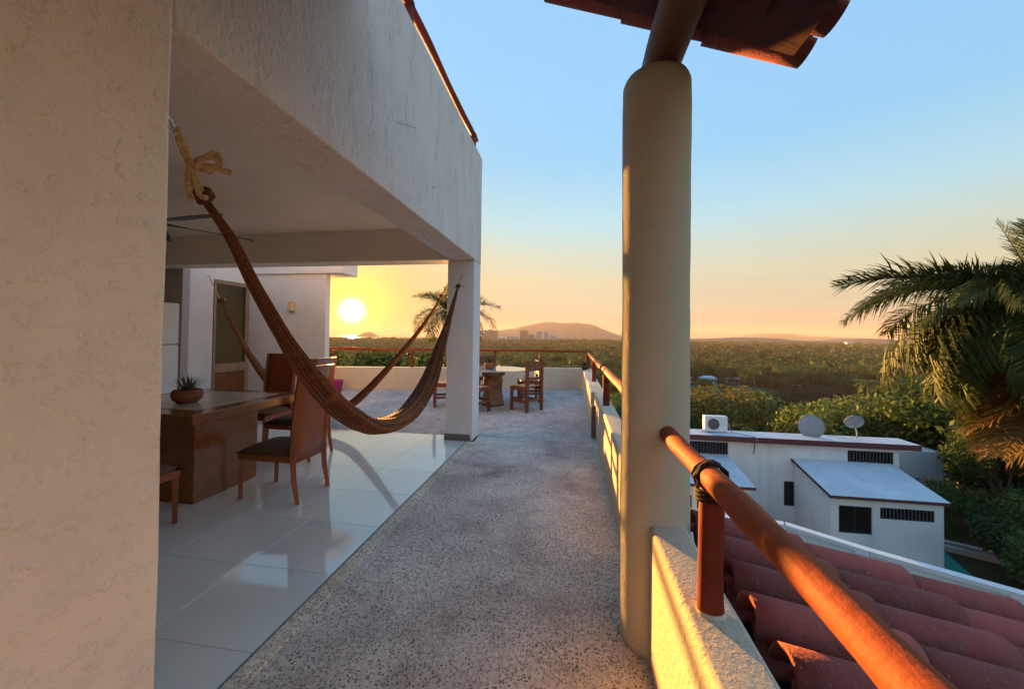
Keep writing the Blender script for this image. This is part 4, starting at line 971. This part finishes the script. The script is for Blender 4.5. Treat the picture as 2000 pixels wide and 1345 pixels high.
o = MB().box((18.6, 25.6, -9.4), (21.0, 25.8, -4.95)).box((20.8, 25.801, -9.4), (21.0, 30.0, -4.95)).build('garden_wall', 'ac_white'); tag(o, 'white garden wall painted paler as if lit by the sky beyond the end of the neighbour house', 'wall')  # paler white than the house stands in for light from the sky

# ================================================================== vegetation
def quads(name, V, mat):
    """V: (n, 4, 3) array -> one mesh of n quads"""
    V = np.asarray(V, np.float32); n = len(V); me = bpy.data.meshes.new(name)
    me.vertices.add(n * 4); me.vertices.foreach_set('co', V.reshape(-1))
    me.loops.add(n * 4); me.loops.foreach_set('vertex_index', np.arange(n * 4, dtype=np.int32))
    me.polygons.add(n); me.polygons.foreach_set('loop_start', np.arange(0, n * 4, 4, dtype=np.int32))
    me.update(calc_edges=True); me.materials.append(M[mat]); return me
def leaf_quads(rg, P, N, size, asp=0.55):
    n = len(P); N = N / np.linalg.norm(N, axis=1, keepdims=True)
    A = np.cross(N, rg.standard_normal((n, 3))); A /= np.linalg.norm(A, axis=1, keepdims=True) + 1e-9
    B = np.cross(N, A); s = (size * (0.6 + 0.8 * rg.random((n, 1))))
    return np.stack([P - A * s, P - B * s * asp + N * s * 0.12, P + A * s, P + B * s * asp + N * s * 0.12], 1)
def crown_pts(rg, lobes, n, shell=0.55):
    lobes = np.array(lobes, float); vol = np.prod(lobes[:, 3:6], 1) ** (2 / 3); k = rg.choice(len(lobes), n, p=vol / vol.sum())
    d = rg.standard_normal((n, 3)); d /= np.linalg.norm(d, axis=1, keepdims=True)
    r = shell + (1.06 - shell) * rg.random((n, 1)) ** 0.7
    return lobes[k, :3] + d * r * lobes[k, 3:6], d
def tree_proto(seed, mat, h, cr, nleaf, size, flat=0.75, sparse=False):
    rg = np.random.default_rng(seed); lobes = []
    nl = 13 if not sparse else 9
    for i in range(nl):
        a = rg.random() * 6.28; q = cr * 0.72 * math.sqrt(rg.random()); z = h * 0.62 + (rg.random() - 0.35) * h * 0.42 * (1 - 0.4 * q / cr)
        s = cr * (0.32 + 0.22 * rg.random()); lobes.append((q * math.cos(a), q * math.sin(a), z, s, s, s * flat))
    P, d = crown_pts(rg, lobes, nleaf, 0.35 if sparse else 0.55)
    N = d * 0.7 + rg.standard_normal((nleaf, 3)) * 0.7 + np.array([0, 0, 0.35])
    crown = quads('crown', leaf_quads(rg, P, N, size), mat)
    tk = MB(); tk.tube([(0, 0, -0.6), (0.05 * h * .3, 0, h * 0.25), (0.0, 0.04 * h * .4, h * 0.55)], [h * 0.026, h * 0.02, h * 0.013], 7)
    for l in lobes[:8]:
        tk.tube([(0, 0, h * 0.28), (l[0] * 0.45, l[1] * 0.45, h * 0.28 + (l[2] - h * 0.28) * 0.6), (l[0], l[1], l[2])], [h * 0.012, h * 0.008, h * 0.003], 5)
    return tk.mesh('trunk', 'trunk_grey', True), crown
def frond(rg, L, droop, nl, lw, leafl, mat, rise=0.5, vshape=0.45, hang=0.5, rachis=True):
    """a palm frond from the origin along +x; droop bends it down, leaflets on both sides"""
    V = []; pts = []
    for i in range(25):
        u = i / 24; th = rise - droop * u; pts.append((0, 0, 0) if i == 0 else (pts[-1][0] + L / 24 * math.cos(th), 0, pts[-1][2] + L / 24 * math.sin(th)))
    pts = np.array(pts)
    for s in (-1, 1):
        for i in range(nl):
            u = 0.10 + 0.90 * (i + rg.random() * 0.6) / nl; x = np.interp(u, np.linspace(0, 1, 25), pts[:, 0]); z = np.interp(u, np.linspace(0, 1, 25), pts[:, 2]); th = rise - droop * u
            l = leafl * (0.55 + 0.6 * math.sin(math.pi * min(1, u * 0.95 + 0.05)) ** 0.7) * (0.8 + 0.4 * rg.random()) * (1 if u < 0.9 else 0.7)
            fwd = np.array([math.cos(th), 0, math.sin(th)]); side = np.array([0, s, 0]); upn = np.array([-math.sin(th), 0, math.cos(th)])
            sweep = 0.55 + 0.5 * u + 0.15 * rg.standard_normal(); lift = vshape + 0.35 * rg.standard_normal()
            d = side + fwd * sweep + upn * lift; d /= np.linalg.norm(d)
            p0 = np.array([x, 0, z]); p1 = p0 + d * l * 0.5; d2 = d + np.array([0, 0, -hang * (0.7 + 0.6 * rg.random())]); d2 /= np.linalg.norm(d2); p2 = p1 + d2 * l * 0.5
            w = np.cross(d, upn); w /= np.linalg.norm(w) + 1e-9; w = w * lw
            V.append([p0 - w * 0.5, p0 + w * 0.5, p1 + w, p1 - w]); V.append([p1 - w, p1 + w, p2 + w * 0.1, p2 - w * 0.1])
    if rachis:
        for i in range(24):
            a, b = pts[i], pts[i + 1]; ra, rb = 0.035 * (1 - i / 26) * L / 3, 0.035 * (1 - (i + 1) / 26) * L / 3
            for n_ in (np.array([0, 1, 0]), np.array([0, 0, 1])):
                V.append([a - n_ * ra, a + n_ * ra, b + n_ * rb, b - n_ * rb])
    return quads('frond', np.array(V), mat)
def palm(label, loc, trunk_h, fr_meshes, fronds, group=None, tr=0.16, lean_=(0, 0)):
    t = thing('palm_tree', label, 'palm', (loc[0] - lean_[0], loc[1] - lean_[1], loc[2] - trunk_h), group)
    x, y, z = loc; n = 22
    tp_ = [(x - lean_[0] * (1 - i / n) ** 0.7, y - lean_[1] * (1 - i / n) ** 1.6, z - trunk_h * (1 - i / n)) for i in range(n + 1)]
    MB().tube(tp_, [tr * (1.35 - 0.45 * i / n) * (1.04 if i % 2 else 0.96) for i in range(n + 1)], 12, wob=0.03).build('trunk', 'trunk_grey', t, True)
    MB().lathe([(0.0, -0.5), (tr * 0.9, -0.45), (tr * 1.3, -0.1), (tr * 1.1, 0.2), (tr * 0.3, 0.5), (0.0, 0.6)], loc, 12).build('crownshaft', 'trunk_grey', t, True)
    for (mi, azm, pitch, sc) in fronds:
        f = link('frond', fr_meshes[mi], t, loc=tuple(Vector(loc) - t.location))
        f.rotation_euler = (random.uniform(-.3, .3), -pitch, azm); f.scale = (sc,) * 3
    return t
rg = np.random.default_rng(11)
FM = [frond(rg, 3.0, 0.85, 120, 0.017, 0.62, 'frond_green', 0.35, 0.45, 0.45), frond(rg, 3.2, 1.35, 120, 0.017, 0.70, 'frond_green', 0.5, 0.2, 1.1), frond(rg, 3.1, 1.8, 120, 0.017, 0.72, 'frond_green', 0.45, 0.0, 1.8), frond(rg, 2.8, 1.3, 110, 0.013, 0.62, 'frond_dry', -0.1, -0.2, 2.2), frond(rg, 2.4, 0.25, 90, 0.012, 0.5, 'frond_green', 0.1, 0.5, 0.2)]
fl_ = []
def toward(a): return math.cos(a - RAD(225)) > 0.35      # fronds pointing at the walkway are kept short
def add_fronds(kind_, n, lo, hi, off, s0, s1):
    for k in range(n):
        a = off + 2 * math.pi * k / n + random.uniform(-.12, .12); fl_.append((kind_, a, RAD(random.uniform(lo, hi)), random.uniform(s0, s1) * (0.72 if toward(a) else 1.0)))
add_fronds(0, 11, 12, 34, 0.3, 0.95, 1.1); add_fronds(1, 15, -12, 12, 0.1, 1.0, 1.12); add_fronds(2, 16, -36, -8, 0.2, 1.0, 1.2)
add_fronds(2, 7, -58, -34, 0.35, 1.1, 1.35); add_fronds(3, 20, -72, -44, 0.0, 1.1, 1.5); add_fronds(4, 4, 58, 85, 0.9, 0.8, 1.0)
fl_ += [(0, RAD(150), RAD(14), 1.2), (1, RAD(138), RAD(4), 1.15), (2, RAD(145), RAD(-14), 1.2), (2, RAD(170), RAD(-24), 1.1)]
palm('large palm with dry hanging fronds beside the tiled roof and boundary wall', (10.35, 10.35, 2.4), 11.0, FM, fl_, tr=0.17, lean_=(-0.6, 0.1))
FM2 = [frond(rg, 2.9, 1.0, 70, 0.017, 0.75, 'frond_green', 0.45, 0.4, 0.5), frond(rg, 2.9, 1.6, 70, 0.017, 0.75, 'frond_green', 0.5, 0.1, 1.0), frond(rg, 2.4, 0.3, 40, 0.02, 0.6, 'frond_green', 0.2, 0.4, 0.2)]
f2 = [(0, k * 0.7 + 0.2, RAD(random.uniform(5, 35)), random.uniform(.85, 1.05)) for k in range(9)] + [(1, k * 0.63, RAD(random.uniform(-25, 5)), random.uniform(.85, 1.1)) for k in range(10)] + [(2, 2.2, RAD(60), 0.8), (2, 0.6, RAD(75), .8), (2, 3.6, RAD(66), 0.7)]
palm('palm silhouetted behind the far parapet next to the square pillar', (-7.1, 22.0, 2.65), 11.2, FM2, f2, tr=0.15)

# valley trees, built one by one where they stand
KINDS = {}
for nm, mat, h, cr, nl, sz, lab in (
        ('dark_tree', 'leaf_dark', 10, 4.6, 4200, 0.21, 'dense dark green broadleaf tree in the valley wood'),
        ('olive_tree', 'leaf_olive', 9, 4.4, 4000, 0.21, 'olive green rounded tree in the valley wood'),
        ('golden_tree', 'leaf_gold', 8.5, 4.0, 3400, 0.19, 'golden brown tree glowing in low sun in the valley wood'),
        ('bare_tree', 'leaf_grey', 9, 4.2, 1300, 0.19, 'greyish half-bare tree in the valley wood')):
    KINDS[nm] = ([tree_proto(s_ + hash(mat) % 7 * 0, mat, h, cr, nl, sz, sparse=(nm == 'bare_tree')) for s_ in ((1, 2, 3))], lab)
cf = []
for s_ in range(2):
    rg = np.random.default_rng(50 + s_); V = []
    base = [frond(rg, 2.9, dr, 16, 0.05, 0.85, 'leaf_palm', ri, 0.2, 0.7, True) for dr, ri in ((0.9, 0.7), (1.4, 0.45), (1.7, 0.1))]
    def vv(me):
        a = np.empty(len(me.vertices) * 3, np.float32); me.vertices.foreach_get('co', a); return a.reshape(-1, 4, 3)
    for k in range(18):
        q = vv(base[k % 3]); a = k * 2.4; R_ = np.array([[math.cos(a), -math.sin(a), 0], [math.sin(a), math.cos(a), 0], [0, 0, 1]]); V.append(q @ R_.T + np.array([0, 0, 9.5]))
    crown = quads('crown', np.concatenate(V), 'leaf_palm')
    tk = MB().tube([(0, 0, -0.5), (0.25, 0.1, 3), (0.15, 0.05, 6), (0, 0, 9.5)], [0.24, 0.17, 0.14, 0.12], 7).mesh('trunk', 'trunk_grey', True); cf.append((tk, crown))
KINDS['coconut_palm'] = (cf, 'slender coconut palm rising out of the valley wood')
def in_poly(x, y, poly):
    c = False; n = len(poly)
    for i in range(n):
        x1, y1 = poly[i]; x2, y2 = poly[(i + 1) % n]
        if (y1 > y) != (y2 > y) and x < (x2 - x1) * (y - y1) / (y2 - y1) + x1: c = not c
    return c
HOUSES = [(62, 262, 7, 5.0, 3.0), (76, 270, 7, 5, 3.0), (88, 266, 9, 6, 3.4), (104, 268, 7, 5, 3.0), (118, 300, 8, 5, 3.2), (64, 330, 9, 6, 4.5), (140, 268, 8, 5, 3.2)]
def blocked(x, y, m=0):
    if 1.5 < x < 19 and 12 < y < 30: return True
    if in_poly(x, y, LAKE) or in_poly(x, y, LAWN) or in_poly(x, y, LAWN2): return True
    for hx, hy, hw, hd, hh in HOUSES:
        if abs(x - hx) < hw / 2 + 3 and -4 < y - hy < hd + 2: return True
    # the water's near shore stays half open
    if 45 < x < 145 and 105 < y < 205 and random.random() < 0.88: return True
    return False
first = {}
def plant(nm, x, y, sc, label=None, group=None, z=None):
    protos, lab = KINDS[nm]; tk, cr = random.choice(protos)
    t = thing(nm, label or lab, 'palm' if nm == 'coconut_palm' else 'tree', (x, y, float(gz(x, y)) if z is None else z), group or {'dark_tree': 'dark trees of the valley wood', 'olive_tree': 'olive trees of the valley wood', 'golden_tree': 'golden trees of the valley wood', 'bare_tree': 'half-bare trees of the valley wood', 'coconut_palm': 'coconut palms of the valley wood'}[nm], random.uniform(0, 6.28), local=True)
    t.scale = (sc * random.uniform(.9, 1.15), sc * random.uniform(.9, 1.15), sc * random.uniform(.85, 1.15))
    link('trunk', tk, t); link('crown', cr, t); return t
cnt = {k: 0 for k in KINDS}; sp_ = 7.6
cells = []
for iy in range(0, 46):
    for ix in range(-30, 46):
        x = ix * sp_ + random.uniform(-2.8, 2.8); y = iy * sp_ + random.uniform(-2.8, 2.8) + 4; r = math.hypot(x, y); a = math.degrees(math.atan2(x, y))
        if -35 < a < 46 and 32 < r < 345 and y > 14: cells.append((r, x, y))
cells.sort(); LEFT = []
for r, x, y in cells:
    if blocked(x, y): continue
    patch = math.sin(x * 0.031 + 1) + math.sin(y * 0.027 + x * 0.012) + 0.5 * math.sin(x * 0.09) ; u = random.random()
    if u < 0.15 + 0.08 * (r > 120): k = 'coconut_palm'
    elif u < 0.26: k = 'bare_tree'
    else: k = ('dark_tree' if patch > 0.1 else 'olive_tree' if patch > -1.0 else 'golden_tree') if random.random() < 0.75 else random.choice(('dark_tree', 'olive_tree', 'golden_tree'))
    if cnt[k] >= 295: LEFT.append((x, y)); continue
    cnt[k] += 1
    hs = 0.8 if r < 60 else 1.0
    a_ = math.degrees(math.atan2(x, y))
    if 13 < a_ < 38 and r < 100 and random.random() < 0.4: cnt[k] -= 1; continue
    if 17 < a_ < 38 and r < 175:                                    # the slope above the water is planted low
        room = (1.45 - 0.154 * r) - float(gz(x, y)); need = {'coconut_palm': 12, 'dark_tree': 9.6, 'olive_tree': 8.8, 'golden_tree': 8.2, 'bare_tree': 8.8}[k] * 1.05
        if random.random() < (0.84 if r < 95 else 0.97):
            if room / need < 0.42: cnt[k] -= 1; continue
            hs = min(hs, room / need * 0.95)
    plant(k, x, y, random.choice((0.65, 0.85, 1.0, 1.1, 1.35)) * random.uniform(0.92, 1.08) * hs * (1.15 if k == 'coconut_palm' else 1))
# bigger crowns on the slope right behind the neighbour house
for (k, x, y, s_) in [('olive_tree', 15.7, 48, 0.78), ('dark_tree', 23.6, 60, 1.39), ('golden_tree', 30.6, 63, 2.18), ('olive_tree', 28.9, 55, 1.44), ('dark_tree', 22.3, 50, 0.8), ('olive_tree', 26.4, 46, 0.83), ('olive_tree', 41.5, 53, 1.7), ('dark_tree', 21.9, 72, 1.83), ('olive_tree', 58.5, 84, 2.13)]:
    plant(k, x, y, s_, {'golden_tree': 'large golden-leaved tree on the slope behind the neighbour house', 'olive_tree': 'large olive green tree on the slope behind the neighbour house', 'dark_tree': 'large dark green tree on the slope behind the neighbour house'}[k], 'large trees behind the neighbour house')
# dark garden trees right of the neighbour house
gl = tree_proto(77, 'leaf_dark', 6, 2.6, 8500, 0.105); gl2 = tree_proto(78, 'leaf_olive', 6, 2.6, 8500, 0.105); gl3 = tree_proto(79, 'leaf_dark', 3, 2.0, 7000, 0.075)
KINDS['garden_tree'] = ([gl, gl2], ''); KINDS['garden_bush'] = ([gl3], '')
for (x, y, s_) in ((20.5, 22.0, 0.85), (23.2, 24.5, 1.05), (26, 22.5, 1.15), (28.5, 26.5, 1.3), (22.2, 28.5, 1.15), (25.5, 30, 1.3), (30, 22, 1.2), (19.3, 31.5, 1.0), (32, 29, 1.4), (16.9, 31.5, 0.75), (12.0, 30.8, 0.7), (7.5, 30.6, 0.65), (3.6, 31.5, 0.75)):
    plant('garden_tree', x, y, s_, 'thick dark garden tree round the neighbour house', 'garden trees round the neighbour house')
for (x, y, s_) in ((18.6, 18.6, 0.9), (20.2, 19.2, 1.1), (17.7, 17.0, 0.8), (21.8, 18.0, 1.1), (19.4, 16.2, 1.0), (21.0, 20.6, 1.0), (23.5, 20.5, 1.2), (18.9, 22.9, 0.7), (24.5, 18.5, 1.2), (17.2, 15.1, 0.7), (22.3, 15.6, 1.2)):
    plant('garden_bush', x, y, s_, 'low dark bush beside the green court', 'garden bushes beside the green court')
# shrubs and small trees pressing up behind the far parapet
sh1 = tree_proto(90, 'shrub', 9, 2.4, 7000, 0.12, 0.8); sh2 = tree_proto(91, 'leaf_olive', 9, 2.3, 6500, 0.12, 0.8); KINDS['shrub_tree'] = ([sh1, sh2], '')
for (x, y, s_) in ((-9.8, 13.6, 0.90), (-8.4, 14.4, 0.93), (-7.3, 13.0, 0.90), (-6.2, 14.6, 0.92), (-5.2, 13.6, 0.88), (-11.5, 16.5, 0.96), (-4.4, 15.0, 0.90), (-9.6, 17.5, 0.97), (-13.0, 18.0, 0.98)):
    plant('shrub_tree', x, y, s_, 'yellow-green shrubby tree just behind the far parapet', 'shrubby trees behind the far parapet')
for (x, y, s_) in ((-7.6, 19.0, 0.93), (-6.3, 20.0, 1.0), (-8.6, 20.5, 0.95), (-5.6, 18.0, 0.9)):
    plant('shrub_tree', x, y, s_, 'taller dark shrubby tree round the palm behind the pillar', 'shrubby trees round the silhouetted palm')

# far forest: thousands of crowns that read as one canopy
rg = np.random.default_rng(5); NF = 9000
r = 330 * (2300 / 330) ** rg.random(NF); a = np.radians(rg.uniform(-37, 47, NF)); X = r * np.sin(a); Y = r * np.cos(a)
X = np.concatenate([X, [p[0] for p in LEFT]]); Y = np.concatenate([Y, [p[1] for p in LEFT]]); r = np.hypot(X, Y)
ok = np.array([not any(abs(x - hx) < hw / 2 + 4 and -14 < y - hy < hd + 3 for hx, hy, hw, hd, hh in HOUSES) for x, y in zip(X, Y)]) & (gz(X, Y) > -33) & ~((np.abs(X + 200) < 190) & (np.abs(Y - 1500) < 45))
X, Y, r = X[ok], Y[ok], r[ok]; Z = gz(X, Y)
def canopy(name, sel, mat, per, seed):
    rg = np.random.default_rng(seed); x, y, z, rr_ = X[sel], Y[sel], Z[sel], r[sel]; n = len(x)
    sc = np.clip(rr_ / 500, 1.0, 2.2) * rg.choice([0.6, 0.8, 1.0, 1.3, 1.7], n) * rg.uniform(0.85, 1.15, n); cr = 4.6 * sc; h = rg.uniform(7, 12, n) + 2.0 * (sc - 1)
    d = rg.standard_normal((n, per, 3)); d /= np.linalg.norm(d, axis=2, keepdims=True); d[..., 2] = np.abs(d[..., 2]) * 1.0 - 0.25
    q = (0.65 + 0.4 * rg.random((n, per, 1)))
    P = np.stack([x, y, z + h * 0.62], 1)[:, None, :] + d * q * np.stack([cr, cr, h * 0.42], 1)[:, None, :]
    N = d + rg.standard_normal((n, per, 3)) * 0.55
    V = leaf_quads(rg, P.reshape(-1, 3), N.reshape(-1, 3), np.repeat(1.15 * sc, per)[:, None], 0.7)
    o = link(name, quads(name, V, mat)); o['kind'] = 'stuff'; o['label'] = 'distant canopy of trees covering the plain'; o['category'] = 'forest'
pick = rg.random(len(X)); pt_ = np.sin(X * 0.012 + 1) + np.sin(Y * 0.009 + X * 0.004)
s1 = (pt_ > 0.35) & (pick < 0.85); s3 = (~s1) & (pick > 0.86); s2 = ~(s1 | s3)
leaf('forest_dark', (0.022, 0.045, 0.014), (0.10, 0.145, 0.045), 0.15, 0, 0.9, 0.045); leaf('forest_olive', (0.03, 0.055, 0.018), (0.11, 0.14, 0.045), 0.15, 0, 0.9, 0.045); leaf('forest_brown', (0.075, 0.065, 0.03), (0.12, 0.10, 0.05), 0.15, 0, 0.9, 0.045)
canopy('far_forest', s1, 'forest_dark', 34, 1); canopy('far_forest', s2, 'forest_olive', 34, 2); canopy('far_forest', s3, 'forest_brown', 34, 3)

# ================================================================== far buildings
for i, (x, y, w_, d_, h_) in enumerate(HOUSES):
    z = float(gz(x, y)); t = thing('villa', ['long white villa at the edge of the lawn', 'low white villa with grey roof behind the lawn', 'white two-storey villa facing the lake', 'small white villa at the right end of the lawn', 'white villa among trees past the lawn', 'pale villa deep in the valley wood', 'white villa behind the dark lakeside trees'][i], 'house', (x, y, z), 'villas round the lake')
    MB().box((x - w_ / 2, y, z - 0.5), (x + w_ / 2, y + d_, z + h_)).build('wall', 'house_white', t)
    MB().add([(x - w_ / 2 - .6, y - .6, z + h_), (x + w_ / 2 + .6, y - .6, z + h_), (x + w_ / 2 + .6, y + d_ + .6, z + h_), (x - w_ / 2 - .6, y + d_ + .6, z + h_), (x - w_ / 4, y + d_ / 2, z + h_ + 1.3), (x + w_ / 4, y + d_ / 2, z + h_ + 1.3)], ((3, 2, 1, 0), (0, 1, 5, 4), (1, 2, 5), (2, 3, 4, 5), (3, 0, 4))).build('roof', 'shed_roof', t)
    for k in range(5):
        xx = x - w_ / 2 + w_ * (k + 0.5) / 5; MB().box((xx - 0.55, y - 0.06, z + 0.4), (xx + 0.55, y - 0.001, z + min(h_ - .6, 2.5))).build('window', 'dark_glass', t)
def hotel(label, x0, x1, y, z1, mat, floors, bays, d_=26):
    t = thing('hotel_tower', label, 'hotel', ((x0 + x1) / 2, y + d_ / 2, -30)); zb = -30.5
    MB().box((x0, y, zb), (x1, y + d_, z1)).build('wall', mat, t)
    MB().box((x0 - .5, y - .5, z1 + .01), (x1 + .5, y + d_ + .5, z1 + 1.6)).build('roof', mat, t)
    MB().box((x0 + (x1 - x0) * .35, y + 6, z1 + 1.61), (x0 + (x1 - x0) * .6, y + 14, z1 + 5)).build('plant_room', mat, t)
    fh = (z1 - zb - 3) / floors
    for k in range(floors):
        z = zb + 3 + k * fh; MB().box((x0 + 1, y - 1.6, z), (x1 - 1, y - .01, z + 0.9)).build('balcony', mat, t)
        b = MB()
        for q in range(bays):
            xx = x0 + 1.5 + (x1 - x0 - 3) * q / bays; ww = (x1 - x0 - 3) / bays * 0.7
            b.box((xx, y - .2, z + .95), (xx + ww, y - .011, z + fh - .3))
        b.build('window_row', 'hotel_dark', t)
hotel('broad tan hotel slab left of the hotel row', -352, -292, 1500, 19, 'hotel_tan', 14, 12)
hotel('low pale hotel block beside the broad tan slab', -288, -258, 1490, -10, 'hotel_white', 5, 8)
hotel('wide low white hotel with flat roof', -254, -206, 1495, -4, 'hotel_white', 7, 12)
hotel('tallest narrow tan hotel tower in the row', -202, -171, 1505, 19.5, 'hotel_tan', 15, 6)
hotel('mid-height pale hotel right of the narrow tan tower', -168, -144, 1500, 4, 'hotel_tan', 9, 6)
hotel('tall white hotel tower facing the forest', -137, -112, 1490, 16, 'hotel_white', 13, 6)
hotel('white hotel tower twin, standing slightly apart', -109, -89, 1500, 15.5, 'hotel_white', 13, 5)
hotel('stepped low white hotel at the right end of the row', -85, -57, 1495, 1, 'hotel_white', 8, 7)
wt = thing('water_tower', 'cream water tower block on the wooded ridge', 'tower', (822, 1300, -28))
MB().box((817, 1296, -28.5), (828, 1306, -14)).build('stem', 'hotel_white', wt); MB().box((815.5, 1294.5, -14), (829.5, 1307.5, -6.8)).build('tank', 'hotel_white', wt)

# ================================================================== air
HAZE = 0.00012
hz = MB().box((-9800, -9800, -52), (9800, 9800, 175)).build('haze', 'ground'); hz.data.materials.clear()
hm = bpy.data.materials.new('haze'); hm.use_nodes = True; hn = hm.node_tree.nodes; hn.clear()
ho = hn.new('ShaderNodeOutputMaterial'); hv = hn.new('ShaderNodeVolumePrincipled')
hv.inputs['Color'].default_value = (0.80, 0.64, 0.52, 1); hv.inputs['Density'].default_value = HAZE; hv.inputs['Anisotropy'].default_value = 0.1
hm.node_tree.links.new(hv.outputs[0], ho.inputs['Volume']); hz.data.materials.append(hm); kind(hz, 'stuff')
for o in ORIG:
    if '_o' in o: del o['_o']
